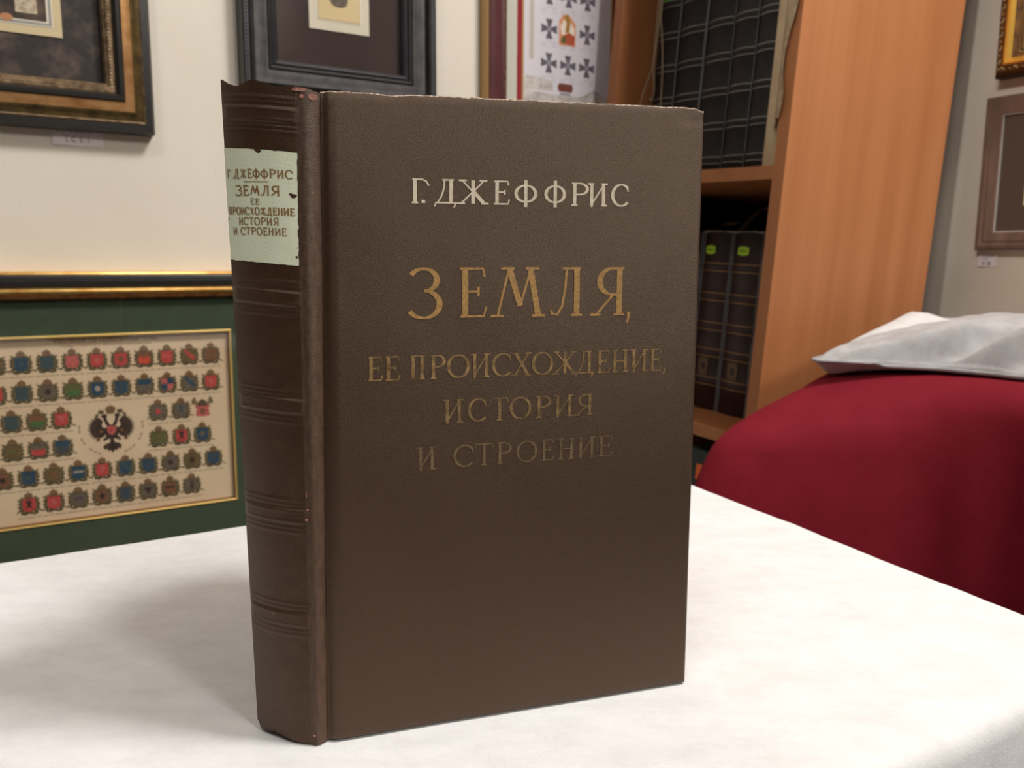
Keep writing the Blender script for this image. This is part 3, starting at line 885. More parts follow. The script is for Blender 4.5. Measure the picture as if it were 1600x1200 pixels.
# --- lower left picture: green mat with the sheet of coats of arms
ac = .1005
X0, X1 = -.2145, .2145
zb = .533
Y0, Y1 = 0, .8995 - zb
f4 = thing('framed_picture', 'picture with dark green mat and a sheet of coats of arms, behind the white table', 'picture', wallm_left(ac, zb))
mb = MB()
ring(X0, X1, Y0, Y1, [(0, 0), (0, .022), (.0008, .0245), (.0030, .0255), (.0038, .0248)], mb, [0] * 4)
ring(X0, X1, Y0, Y1, [(.0038, .0248), (.006, .0262), (.011, .0268), (.016, .0250), (.0183, .0235)], mb, [1] * 4)
ring(X0, X1, Y0, Y1, [(.0183, .0235), (.0195, .0255), (.0220, .0262), (.0240, .0250), (.0255, .0230)], mb, [0] * 4)
mb.build('moulding', [GOLD, BLACKF], f4, smooth=True)
mb = MB()
ring(X0, X1, Y0, Y1, [(.0255, .0225), (.0275, .0222), (.0310, .0200), (.0318, .0185), (.0318, .010)], mb, [0] * 4)
along(X0, X1, Y0, Y1, .0292, .0022, lambda x, y, a: rot_blob(mb, x, y, .0212, a, .0007, .0014, .0008, 0))
mb.build('patterned_slip', mat('brown_gilt', (142, 92, 44), .4, .5, metal=.6, col2=(100, 60, 30), nscale=(150, 150, 150)), f4, smooth=True)
HX0, HX1, HY0, HY1 = -.1408, .1408, .6072 - zb, .8270 - zb
sheet('mat', X0 + .030, X1 - .030, Y0 + .030, Y1 - .030, .0085, .0035, DGREEN_MAT, f4, (HX0, HX1, HY0, HY1))
mb = MB()
ring(HX0 - .0004, HX1 + .0004, HY0 - .0004, HY1 + .0004, [(0, .0085), (0, .0132), (.0012, .0142), (.0028, .0138), (.0034, .0105), (.0034, .0062)], mb, [0, 0, 0, 1, 1])
mb.build('gold_fillet', [mat('bright_gold', (250, 214, 130), 0.36, 0.5, metal=0.75), mat('fillet_side', (134, 88, 46), .5, .4, metal=.4)], f4)

CREAM = mat('aged_paper', (206, 184, 152), 0.8, 0.15, col2=(200, 174, 142), nscale=(12, 12, 12))
PAL = {'paper': CREAM}
pal_list = [CREAM]
def pm(name, c):
    if name not in PAL:
        PAL[name] = mat('ink_' + name, c, .8, .15, col2=tuple(int(v * .82) for v in c), nscale=(420, 420, 420))
        pal_list.append(PAL[name])
    return pal_list.index(PAL[name])
I_OL, I_OLD, I_BR = pm('wreath', (116, 102, 70)), pm('wreath_dark', (86, 74, 50)), pm('crown', (122, 92, 62))
HUE = dict(r=pm('red', (186, 70, 66)), o=pm('scarlet', (196, 76, 58)), p=pm('rose', (186, 94, 88)), b=pm('blue', (42, 72, 92)), t=pm('teal', (62, 82, 82)), g=pm('green', (74, 104, 62)),
           y=pm('grey', (104, 92, 80)), l=pm('olive', (108, 88, 56)), k=pm('dark', (60, 44, 38)), n=pm('brown', (124, 84, 58)), w=pm('pale', (164, 150, 134)), m=pm('moss', (96, 98, 58)),
           d=pm('slate', (70, 76, 78)), v=pm('violet', (86, 66, 84)))
I_TXT = pm('caption', (168, 149, 124))
pr = MB()
ZP = .0060
pr.poly([(HX0 + .0015, HY0 + .0015), (HX1 - .0015, HY0 + .0015), (HX1 - .0015, HY1 - .0015), (HX0 + .0015, HY1 - .0015)], ZP, 0)
def pp(pts, x, y, s, layer, mi):
    pr.poly([(x + px * s, y + py * s) for px, py in pts], ZP + .00008 * layer, mi)
def emblem(x, y, spec, k):
    s = .0122
    # wreath: scalloped squarish outline
    out = []
    N_ = 56
    for i in range(N_):
        a = 2 * math.pi * i / N_
        c, q = math.cos(a), math.sin(a)
        sq = 1 / max(abs(c), abs(q)) ** .75
        rr = sq * (.80 + .10 * math.cos(a * 16 + k)) * (1 + .05 * noise.noise((i * .6, k, 0)))
        out.append((rr * c * 1.10, rr * q * .97 - .06))
    pp(out, x, y, s, 1, I_OL)
    for i in range(12):                              # leaves
        a = 2 * math.pi * (i + .3) / 12
        if .9 < a < 2.25:
            continue
        pp([(.78 * math.cos(a) + .17 * math.cos(a + t), .70 * math.sin(a) - .14 + .15 * math.sin(a + t)) for t in (0, 1.3, 2.6, 3.9, 5.2)], x, y, s, 2, I_OLD)
    # ribbon below
    pp([(-.75, -.92), (-.4, -1.06), (0, -.92), (.4, -1.06), (.75, -.92), (.7, -.72), (.4, -.86), (0, -.74), (-.4, -.86), (-.7, -.72)], x, y, s, 3, I_OLD)
    pp([(.80, -.70), (1.22, -.86), (1.22, -.76), (.82, -.58)], x, y, s, 2, I_OLD)
    pp([(-.80, -.70), (-1.1, -.84), (-1.1, -.74), (-.82, -.58)], x, y, s, 2, I_OLD)
    sh = [(-.54, .54), (.54, .54), (.54, -.46), (.43, -.63), (.12, -.69), (0, -.79), (-.12, -.69), (-.43, -.63), (-.54, -.46)]
    pp(sh, x, y, s, 4, HUE[spec[0]])
    # charge on the shield
    if len(spec) > 1:
        t, c = spec[1], HUE[spec[2]]
        if t == 'c':
            pp([(.26 * math.cos(i * .9), .30 * math.sin(i * .9) - .08) for i in range(7)], x, y, s, 5, c)
        elif t == 's':
            pp([(-.10, .40), (.10, .40), (.12, -.55), (-.12, -.55)], x, y, s, 5, c)
        elif t == 'h':
            pp([(-.58, -.10), (.58, -.10), (.58, -.42), (.46, -.60), (0, -.72), (-.46, -.60), (-.58, -.42)], x, y, s, 5, c)
        elif t == 'u':
            pp([(-.58, .52), (.58, .52), (.58, .02), (-.58, .02)], x, y, s, 5, c)
        elif t == 'd':
            pp([(-.58, .50), (-.25, .52), (.58, -.28), (.56, -.48), (.40, -.60)], x, y, s, 5, c)
        elif t == 'q':
            pp([(0, .52), (.58, .52), (.58, -.05), (0, -.05)], x, y, s, 5, c)
            pp([(-.58, -.05), (0, -.05), (0, -.70), (-.46, -.60), (-.58, -.42)], x, y, s, 5, c)
        elif t == 'v':
            pp([(-.40, .25), (.40, .25), (0, -.50)], x, y, s, 5, c)
        elif t == 'b':
            pp([(-.42, .08), (.42, .08), (.42, -.14), (-.42, -.14)], x, y, s, 5, c)
        elif t == 'x':
            pp([(-.30, -.5), (-.12, -.05), (-.26, .22), (0, .44), (.26, .22), (.12, -.05), (.30, -.5), (0, -.25)], x, y, s, 5, c)
        elif t == 'e':
            for dx in (-.22, .22):
                pp([(dx - .14, -.30), (dx + .14, -.30), (dx + .14, .10), (dx - .14, .10)], x, y, s, 5, c)
    # crown
    pp([(-.28, .56), (.28, .56), (.38, .84), (.27, 1.04), (.07, 1.10), (0, 1.28), (-.07, 1.10), (-.27, 1.04), (-.38, .84)], x, y, s, 6, I_BR)
    pp([(-.34, .50), (.34, .50), (.36, .60), (-.36, .60)], x, y, s, 7, I_OLD)
    # caption
    for j in range(4):
        x0 = -1.0 + j * .5
        pp([(x0, -1.36), (x0 + .44, -1.36), (x0 + .44, -1.25), (x0, -1.25)], x, y, s, 1, I_TXT)
R1 = ['l', 'bct', 'dck', 'pcy', 'rcp', 'rcn', 'oce', 'rcr', 'mds', 'nsl']
rowspec = [
 (.7964, [.2175 - .0257 * k for k in range(9, -1, -1)], ['l', 'bct', 'tbd', 'pcp', 'rcp', 'rcn', 'oun', 'rbp', 'ldr', 'nsl']),
 (.7628, [.2162 - .0257 * k for k in range(9, -1, -1)], ['r', 'tcd', 'yck', 'mhg', 'bcw', 'bsd', 'yub', 'pqb', 'ydb', 'rcp']),
 (.7298, [-.0022, .0228, .0478, .1526, .1791], ['tbd', 'nhg', 'rvp', 'ycr', 'yxd']),
 (.6968, [-.0032, .0224, .0470, .1517, .1782, .2031], ['lbm', 'yhr', 'dub', 'msl', 'rxk', 'bcy']),
 (.6648, [-.0153 + .02557 * k for k in range(10)], ['nck', 'bcd', 'lcn', 'bbw', 'rxp', 'bdt', 'bsd', 'yck', 'lck', 'bxd']),
 (.6327, [.0086 + .02551 * k for k in range(8)], ['rxk', 'rcp', 'ybv', 'nck', 'dsb', 'yvk', 'nbk', 'ysk']),
]
kk = 0
for z, xs, sp in rowspec:
    for x, s_ in zip(xs, sp):
        emblem(x - ac, z - zb + .0006, s_, kk)
        kk += 1
# pavilion with flags, last in the third row
x, y = .2046 - ac, .7298 - zb
pp([(-.8, .2), (-.5, .5), (.5, .5), (.8, .2), (.62, -.1), (.74, -.9), (0, -1.0), (-.74, -.9), (-.62, -.1)], x, y, .0115, 2, HUE['p'])
pp([(-.3, -.1), (.3, -.1), (.22, -.7), (-.22, -.7)], x, y, .0115, 3, HUE['n'])
pp([(-.45, .2), (.45, .2), (.4, .7), (0, .95), (-.4, .7)], x, y, .0115, 4, I_OLD)
for sg in (-1, 1):
    pp([(sg * .5, .35), (sg * 1.15, .45), (sg * 1.05, .95), (sg * .8, 1.15), (sg * .75, .7)], x, y, .0115, 3, I_OL)
    pp([(sg * .45, .25), (sg * .9, 1.2), (sg * .82, 1.22), (sg * .35, .3)], x, y, .0115, 5, I_OLD)
# double-headed eagle in the middle
x, y, s = .0998 - ac, .7140 - zb, .0288
def eg(pts, mi, l=3, both=True):
    pp(pts, x, y, s, l, mi)
    if both:
        pp([(-a, b) for a, b in reversed(pts)], x, y, s, l, mi)
DK, DK2 = HUE['k'], pm('feather', (82, 68, 52))
wing = [(.18, -.10), (.36, .12), (.30, .32), (.48, .50), (.60, .62)]
edge = []
for i in range(11):                                  # feather tips round the wing
    a = R(68 - i * 12.5)
    edge.append((.26 + .66 * math.cos(a), .02 + .62 * math.sin(a)))
    a -= R(6)
    edge.append((.26 + .51 * math.cos(a), .02 + .48 * math.sin(a)))
eg(wing + edge + [(.30, -.34)], DK, 2)
for i in range(8):
    a = R(55 - i * 15)
    eg([(.30 + .20 * math.cos(a), .02 + .2 * math.sin(a)), (.26 + .50 * math.cos(a + .07), .02 + .47 * math.sin(a + .07)), (.26 + .50 * math.cos(a - .03), .02 + .47 * math.sin(a - .03))], DK2, 4)
eg([(0, .16), (.10, .10), (.26, .02), (.24, -.30), (.10, -.44), (0, -.48)], DK, 3)
eg([(.03, .12), (.13, .30), (.17, .44), (.13, .54), (.22, .62), (.33, .56), (.40, .50), (.30, .46), (.27, .34), (.20, .14), (.12, .06)], DK, 4)
eg([(.33, .58), (.46, .70), (.42, .80), (.34, .74), (.28, .80), (.24, .66)], I_OLD, 4)
eg([(.40, .72), (.47, .66), (.58, .52), (.54, .48), (.44, .58)], I_OLD, 3)
eg([(0, .60), (.13, .60), (.20, .82), (.12, .92), (.03, .94), (0, 1.0)], I_BR, 5)
eg([(0, .10), (.16, .10), (.17, -.14), (.10, -.24), (0, -.30)], HUE['p'], 6)
eg([(.0, .04), (.07, .02), (.07, -.12), (0, -.16)], HUE['r'], 7)
eg([(.34, -.06), (.45, -.02), (.46, -.14), (.38, -.20), (.31, -.14)], HUE['n'], 6)
eg([(.08, -.34), (.22, -.34), (.36, -.46), (.30, -.54), (.20, -.48), (.10, -.44)], DK, 3)
eg([(.46, -.40), (.58, -.36), (.62, -.46), (.54, -.54), (.44, -.50)], HUE['n'], 3)
eg([(0, -.44), (.06, -.46), (.10, -.62), (.24, -.64), (.36, -.76), (.30, -.90), (.20, -.86), (.16, -.98), (.08, -.92), (0, -1.06)], DK, 3)
eg([(.14, -.70), (.24, -.72), (.26, -.80), (.16, -.84)], DK2, 5)
for sg in (-1, 1):                                   # curved captions
    for i in range(9):
        if i in (3, 6):
            continue
        a0, a1 = R(-100 + i * 9), R(-93 + i * 9)
        if sg < 0:
            a0, a1 = math.pi - a0, math.pi - a1
        q = [(.0 + rr * math.cos(a) * .98 + (0.12 if sg > 0 else -.12) * 0, rr * math.sin(a) * .93 + .0) for rr, a in ((1.18, a0 + sg * .55), (1.18, a1 + sg * .55), (1.26, a1 + sg * .55), (1.26, a0 + sg * .55))]
        pp(q, x, y, s, 1, I_TXT)
I_TTL = pm('title_ink', (118, 92, 78))
def prS(u, v, off):
    return (u, v, ZP + .0001)
def ptext(t, x0, x1, y0, y1, K):
    text_on(pr, prS, spread(t, x0 - ac, x1 - ac, y0 - zb, y1 - zb), mi=I_TTL, K=K, N=K * .6, serif=False)
ptext('РОССІЙСКІЙ ГОСУДАРСТВЕННЫЙ ГЕРБЪ', .0455, .1555, .8178, .8212, .22)
ptext('ГЕРБЫ ГУБЕРНІЙ И ОБЛАСТЕЙ РОССІЙСКОЙ', .0520, .1490, .8128, .8150, .18)
pr.build('print_sheet', pal_list, f4)
sheet('glass', X0 + .029, X1 - .029, Y0 + .029, Y1 - .029, .0155, .002, GLASS, f4)

# --- right wall: brown wooden frame
X0, X1, Y0, Y1 = -.115, .115, 0, .1985
BW = mat('brown_grey_wood', (124, 98, 84), 0.6, 0.25, col2=(100, 78, 66), nscale=(40, 12, 40), detail=5)
f5 = thing('framed_picture', 'brown wooden frame with dark mat and cream card on the grey right wall', 'picture', wallm_right(.6757 - .115, .9327))
mb = MB()
ring(X0, X1, Y0, Y1, [(0, 0), (0, .011), (.0015, .0130), (.006, .0138), (.0105, .0130), (.012, .0136), (.0225, .0122), (.0238, .0110)], mb, [0] * 7)
mb.build('moulding', BW, f5, smooth=True)
mb = MB()
ring(X0, X1, Y0, Y1, [(.0235, .0100), (.0235, .0112), (.0247, .0109), (.0247, .0080)], mb, [0] * 3)
mb.build('silver_slip', mat('silver_slip', (176, 170, 162), .4, .5, metal=.3), f5)
sheet('mat', X0 + .0242, X1 - .0242, Y0 + .0242, Y1 - .0242, .0060, .002, mat('dark_brown_mat', (82, 70, 62), .85, .2), f5)
sheet('card', X0 + .0580, X1 - .058, .057, .140, .0080, .0008, mat('cream_card', (214, 200, 160), .8, .2), f5)
sheet('glass', X0 + .0246, X1 - .0246, Y0 + .0246, Y1 - .0246, .0092, .001, GLASS, f5)

# --- right wall: ornate gold frame above it
X0, X1, Y0, Y1 = -.10, .10, 0, .27
f6 = thing('framed_picture', 'ornate carved gold frame with olive picture, above the brown wooden frame', 'picture', wallm_right(.6650 - .10, 1.1535))
ORN = mat('antique_gilt', (126, 86, 44), 0.4, 0.5, metal=0.6, col2=(86, 58, 32), nscale=(90, 90, 90))
TIP = mat('gilt_highlight', (206, 178, 128), 0.35, 0.5, metal=0.7)
DKBR = mat('dark_brown_edge', (58, 42, 28), .6, .3)
mb = MB()
ring(X0, X1, Y0, Y1, [(0, 0), (0, .016), (.0025, .020), (.005, .023), (.012, .0255), (.0140, .0255)], mb, [1, 1, 0, 0, 0])
k_ = [0]
def scroll(x, y, a):
    k_[0] += 1
    c, q = math.cos(a), math.sin(a)
    def at(u, v):
        return x + u * c - v * q, y + u * q + v * c
    for t in range(7):
        an = t * .8
        px, py = at(-.0035 + (.0034 - t * .0003) * math.cos(an), (.0030 - t * .0003) * math.sin(an))
        rot_blob(mb, px, py, .0255, a + an, .0013, .0009, .0013, 2 if t < 3 else 0)
    for u, v, l in ((.002, .0008, .0017), (.0045, -.0005, .0014), (.0068, .0006, .0011)):
        px, py = at(u, v)
        rot_blob(mb, px, py, .025, a + .4, l, .0011, .0013, 0 if u < .006 else 2)
along(X0, X1, Y0, Y1, .0080, .0165, scroll)
mb.build('carved_moulding', [ORN, DKBR, TIP], f6, smooth=True)
mb = MB()
ring(X0, X1, Y0, Y1, [(.0140, .0255), (.0155, .0262), (.018, .0255), (.022, .021), (.0275, .0175), (.0275, .010)], mb, [0, 0, 0, 1, 1])
mb.build('gold_cove', [mat('bright_gold_cove', (214, 164, 70), .3, .5, metal=.8), ORN], f6, smooth=True)
mb = MB()
ring(X0, X1, Y0, Y1, [(.0270, .013), (.0270, .0172), (.0305, .0165), (.0312, .0178), (.0318, .0165), (.0318, .0130)], mb, [0] * 5)
along(X0, X1, Y0, Y1, .0290, .0026, lambda x, y, a: rot_blob(mb, x, y, .0168, a, .0008, .0010, .0008, 1))
mb.build('beaded_slip', [ORN, TIP], f6, smooth=True)
sheet('picture_panel', X0 + .030, X1 - .030, Y0 + .030, Y1 - .030, .0125, .002, mat('olive_picture', (140, 122, 74), .8, .15), f6)

# --- price labels stuck on the walls
LPAPER = mat('label_paper', (226, 216, 216), .75, .2)
LTXT = mat('label_print', (168, 156, 160), .8, .2)
def wall_label(m, wd, ht, label, dark_top):
    t = thing('price_label', label, 'label', m)
    mb = MB()
    P = []
    for i in range(9):
        x = -wd / 2 + wd * i / 8
        P.append([(x, y, .0012 + .0006 * math.sin(i * .8)) for y in (0, ht * .5, ht)])
    mb.grid(P)
    Pk = [[(q[0], q[1], q[2] - .0004) for q in row] for row in P]
    mb.grid(Pk, flip=True)
    mb.build('paper', LPAPER, t)
    mb = MB()
    def words(y0, y1, spans):
        for a, b in spans:
            n = max(1, int((b - a) / (y1 - y0) / .8))
            for k in range(n):                       # short upright strokes, too small to read
                u0 = a + (b - a) * k / n
                u1 = a + (b - a) * (k + .68) / n
                za = .0021
                for (c0, c1, d0, d1) in ((u0, u1, y0, y0 + (y1 - y0) * .26), (u0, u0 + (u1 - u0) * .3, y0, y1), (u0 + (u1 - u0) * .2, u1, y1 - (y1 - y0) * .26, y1)):
                    mb.add([(c0 * wd, d0 * ht, za), (c1 * wd, d0 * ht, za), (c1 * wd, d1 * ht, za), (c0 * wd, d1 * ht, za)], [(0, 1, 2, 3)])
    words(.16, .40, dark_top[0])
    words(.56, .70, dark_top[1])
    words(.80, .92, dark_top[2])
    mb.build('label_print', LTXT, t)
wall_label(wallm_left(.0852, 1.0400), .0520, .0260, 'white price label on the wall under the black and gold frame', ([(-.24, -.16), (-.13, .0), (.04, .12), (.2, .24)], [(-.42, .30)], [(-.30, .32)]))
wall_label(wallm_right(.6620, .9103), .0262, .0172, 'small white price label on the grey wall under the brown wooden frame', ([(-.25, .3)], [(-.3, .1)], [(-.3, .35)]))

# ------------------------------------------------------------------ bookcase
bm_ = Matrix((AX, BX, Vector((0, 0, 1)))).transposed().to_4x4()
bm_.translation = W(.790, .7025, 1.0209)
BCM = bm_ @ Matrix.Rotation(R(3.0), 4, 'Y') @ Matrix.Rotation(R(1.9), 4, 'X')
def bc(x, y, z):
    return BCM @ Matrix.Translation((x, y, z))
case = thing('bookcase', 'tall orange beech bookcase in the corner, dark books on its shelves', 'bookcase', bc(0, 0, -1.0))
DEP, WID = .300, .357
def part(name, x0, x1, y0, y1, z0, z1, m=WOOD, bev=.0008):
    mb = MB()
    mb.box(x0, x1, y0, y1, z0 + 1.0, z1 + 1.0, 0, bev)
    return mb.build(name, m, case)
part('side_panel', 0, DEP, 0, .018, -.985, .76)
part('side_panel', 0, DEP, WID - .020, WID, -.985, .76)
part('top_panel', 0, DEP, .0182, WID - .0202, .744, .76)
for z in (.365, -.009, -.3375, -.665, -.925):
    part('shelf', .002, DEP - .012, .0182, WID - .0202, z, z + .0165)
part('back_panel', DEP - .010, DEP - .004, .0182, WID - .0202, -.925, .744, mat('dark_back_panel', (24, 19, 16), .8, .1), 0)  # near-black colour paints in the shade inside the bookcase
part('plinth', .02, .036, .0182, WID - .0202, -.985, -.9255)

# books with banded spines
LEATHER_K = mat('black_leather', (32, 28, 27), 0.62, 0.25, col2=(38, 34, 32), nscale=(120, 120, 120))
LEATHER_B = mat('burgundy_leather', (42, 20, 23), 0.45, 0.35, col2=(35, 17, 19), nscale=(90, 90, 90))
BAND_G = mat('grey_band', (150, 144, 138), 0.45, 0.4)
BAND_AU = mat('dull_gold_band', (150, 116, 70), 0.4, 0.5, metal=0.5)
TAGG = mat('green_price_sticker', (96, 190, 70), .6, .3)
TAGY = mat('lime_price_sticker', (170, 212, 54), .6, .3)
TAGT = mat('sticker_print', (104, 140, 44), .7, .2)
STICK_T = mat('green_sticker_print', (60, 124, 44), .7, .2)
TANB = mat('tan_paper_spine', (186, 166, 136), 0.7, 0.2, col2=(172, 150, 120), nscale=(30, 30, 30))
TANM = mat('marbled_paper', (142, 122, 98), 0.7, 0.2, col2=(172, 150, 122), nscale=(80, 80, 80), detail=6, lo=.4, hi=.6)

def shelf_book(x, y0, y1, zs, h, dep, leather, bands, bandm, label, group, name='book', sep=.008, plastic=(.0022, .0022), orn=False, sticker=None, bw=.0009):
    wd = y1 - y0 - .0012
    t = thing(name, label, 'book', bc(x, (y0 + y1) / 2, zs + .0002), group)
    # local frame: -x faces the room, y across the spine, z up
    mb = MB()
    prof = []
    for i in range(13):
        s = i / 12 * 2 - 1
        prof.append((.0 + .006 * s * s, s * wd / 2))
    prof += [(dep, wd / 2), (dep, -wd / 2)]
    lv = [0, .002]
    for b_ in bands:
        lv += [b_ - sep / 2 - .002, b_ - sep / 2, b_ + sep / 2, b_ + sep / 2 + .002]
    lv += [h - .002, h]
    rows = []
    for z in lv:
        rb = any(abs(z - b_) <= sep / 2 + 1e-6 for b_ in bands)
        o = -.0012 if rb else 0.0
        e = .001 if z in (0, h) else 0
        rows.append([(px + (o if i < 13 else 0) + (e if i < 13 else -e), py * (1 - (e / wd)), z) for i, (px, py) in enumerate(prof)])
    mb.grid([r_ + [r_[0]] for r_ in rows])
    mb.add(rows[0], [tuple(range(len(prof)))])
    mb.add(rows[-1], [tuple(range(len(prof)))])
    for b_ in bands:
        for sg in (-1, 1):
            zc = b_ + sg * (sep / 2 + .0002)
            vs, fs = [], []
            for i in range(13):
                s = i / 12 * 2 - 1
                s *= .93
                for dz in (-bw / 2, bw / 2):
                    vs.append((.006 * s * s - .0016, s * wd / 2, zc + dz))
            mb.add(vs, [(2 * i, 2 * i + 1, 2 * i + 3, 2 * i + 2) for i in range(12)], 1)
            mb.add([(q[0] + .0016, q[1], q[2]) for q in vs], [(2 * i, 2 * i + 2, 2 * i + 3, 2 * i + 1) for i in range(12)], 1)
    mb.build('binding', [leather, bandm], t, smooth=True, weld=True, fixn=True)
    if orn:
        mb = MB()
        zc = .062
        n = 16
        mb.add([(-.0006 - .0001, (.0085 + .0025 * (i % 2)) * math.cos(i * 2 * math.pi / n), zc + (.0115 + .003 * (i % 2)) * math.sin(i * 2 * math.pi / n)) for i in range(n)], [tuple(range(n))])
        mb.add([(-.0010, (.0045) * math.cos(i * 2 * math.pi / 8), zc + (.006) * math.sin(i * 2 * math.pi / 8)) for i in range(8)], [tuple(range(8))], 1)
        for k in range(4):
            an = k * math.pi / 2 + .785
            mb.add([(-.0010, .011 * math.cos(an) + .0022 * math.cos(j * 1.05), zc + .0145 * math.sin(an) + .0022 * math.sin(j * 1.05)) for j in range(6)], [tuple(range(6))])
        mb.build('spine_ornament', [mat('dull_gilt_stamp', (92, 66, 44), .5, .4), LEATHER_B], t)
    if plastic:
        mb = MB()
        for sg, pw in zip((-1, 1), plastic):
            if pw:
                y = sg * (wd / 2 - pw / 2)
                ed = .0046
                pts_ = [(ed + .0004 * math.sin(k * 1.3), y + .0006 * noise.noise((k * .7, sg, zs * 9 + y0 * 50)), h * k / 14) for k in range(15)]
                mb.tube(pts_, [pw / 2 * (.75 + .35 * noise.noise((k * .5, sg + 4, y0 * 40))) for k in range(15)], 6)
        mb.build('plastic_wrapper', PLASTIC, t, smooth=True)
    if sticker:
        yc, zc, sw, shh, m1, m2 = sticker
        mb = MB()
        n = 4
        outl = [(-sw / 2 + .0015, -shh / 2), (sw / 2 - .0015, -shh / 2), (sw / 2, -shh / 4), (sw / 2, shh / 4), (sw / 2 - .0015, shh / 2), (-sw / 2 + .0015, shh / 2), (-sw / 2, shh / 4), (-sw / 2, -shh / 4)]
        def X(y):
            return .006 * (2 * y / wd) ** 2 - .0009
        for lo_, hi_ in ((-.5, -.17), (-.17, .17), (.17, .5)):
            ya, yb_ = yc + sw * lo_, yc + sw * hi_
            ia = .0016 if lo_ == -.5 else 0
            ib = .0016 if hi_ == .5 else 0
            mb.add([(X(ya), ya, zc - shh / 2 + ia), (X(yb_), yb_, zc - shh / 2 + ib), (X(yb_), yb_, zc + shh / 2 - ib), (X(ya), ya, zc + shh / 2 - ia)], [(0, 1, 2, 3)])
        for k in range(4):
            ya = yc - sw * .3 + k * sw * .16
            mb.add([(X(ya) - .0004, ya, zc - shh * .12), (X(ya) - .0004, ya + sw * .1, zc - shh * .12), (X(ya) - .0004, ya + sw * .1, zc + shh * .12), (X(ya) - .0004, ya, zc + shh * .12)], [(0, 1, 2, 3)], 1)
        mb.build('price_sticker', [m1, m2], t)
    return t

U0 = .0077
ub = [.020, .0655, .111, .1565, .202, .247]
GU = 'black bound volumes on the upper shelf'
edges = [.323, .274, .217, .165, .123, .083]
ulab = ['black volume leftmost on the upper shelf, green sticker and string in front',
        'second black volume from the left on upper shelf, wide grey plastic edge',
        'middle one of five black volumes on the upper shelf',
        'fourth black volume from the left on the upper shelf',
        'black volume on the upper shelf touching the tan book']
for i in range(5):
    st_ = (0.004, .2525, .021, .0125, TAGG, STICK_T) if i == 0 else ((0.0, .2625, .021, .0125, TAGG, STICK_T) if i == 1 else None)
    pl = ((.0010, .0032), (.0, .0044), (.0, .0014), (.0, .0016), (.0, .0))[i]
    shelf_book(.054, edges[i + 1], edges[i], U0, .305, .20, LEATHER_K, ub, BAND_G, ulab[i], GU, plastic=pl[::-1], sticker=st_)
# tan book with torn marbled wrapper
t = thing('book', 'tan paper bound book with torn marbled wrapper at the right end of the upper shelf', 'book', bc(.048, .066, U0 + .0002), None)
mb = MB()
mb.box(0, .20, -.012, .016, 0, .315, 0, .002)
mb.build('binding', TANB, t)
mb = MB()
P = []
ETAB = [(.052, .30), (.062, .45), (.080, .55), (.098, .30), (.118, .22), (.140, .40), (.160, .70), (.180, .92), (.32, 1.0)]
for i in range(61):
    z = .052 + .262 * i / 60
    e = max(.05, min(1, interp(ETAB, z) + .05 * noise.noise((z * 90, 2, 0))))
    row = [(-.0012, .002, z), (-.022, -.020, z), (-.040, -.038, z), (-.0512, -.0462, z)]
    for k in range(1, 5):
        q = e * k / 4
        row.append((-.0516 - .0012 * math.sin(q * 3), -.0465 - .0165 * q, z))
    P.append(row)
mb.grid(P)
mb.grid([[(q[0] + .0006, q[1], q[2]) for q in row] for row in P], flip=True)
mb.build('torn_wrapper', TANM, t, smooth='all')

L0 = -.3209
GLO = 'burgundy bound volumes on the lower shelf'
lb_ = [.042, .083, .121, .163, .205]
for i, (y0, y1, lab_) in enumerate(((.105, .162, 'right burgundy volume with lime sticker on the lower shelf, plastic flap sticking up'),
                                    (.162, .220, 'burgundy volume with lime sticker, left of the one with the plastic flap'),
                                    (.221, .277, 'burgundy volume half hidden behind the edge of the standing brown book'))):
    st_ = None if i == 2 else (.004 if i == 0 else .010, .229, .0215, .0125, TAGY, TAGT)
    t = shelf_book(.090, y0, y1, L0, .2545, .19, LEATHER_B, lb_, BAND_AU, lab_, GLO, sep=.0105, plastic=(.0030, .0030), orn=True, sticker=st_, bw=.0010)
    if i < 2:
        mb = MB()
        P = []
        hgt = (.030, .012)[i]
        for k in range(15):
            s = k / 14
            y = .027 - .052 * s
            P.append([(.004 + .03 * q, y, .2550 + hgt * math.sin(min(1, s * 1.15) * 1.7) * (1 if i == 0 else .8) + .010 * q) for q in (0, .25, .5)])
        if i == 0:
            P = [[(q[0], q[1] - .004, q[2]) for q in row] for row in P]
        mb.grid(P)
        mb.grid([[(q[0], q[1], q[2] - .0008) for q in row] for row in P], flip=True)
        mb.build('plastic_flap', mat('plastic_flap', (128, 116, 96), .35, .5), t, smooth='all')
        mb = MB()
        mb.tube([(.003 + .001 * math.sin(k), .028 - .056 * k / 10, .2548 + .0012 * noise.noise((k * .8, i, 1))) for k in range(11)], .0014, 6)
        mb.build('plastic_top_edge', mat('plastic_pale_edge', (150, 146, 136), .35, .5), t, smooth=True)

shelf_book(.075, .279, .3325, L0, .302, .205, LEATHER_K, lb_, BAND_G, 'tall black volume at the left end of the lower shelf, beyond the burgundy volumes', None, plastic=(0, 0))  # added volume; its black stands in for the shade above the burgundy books
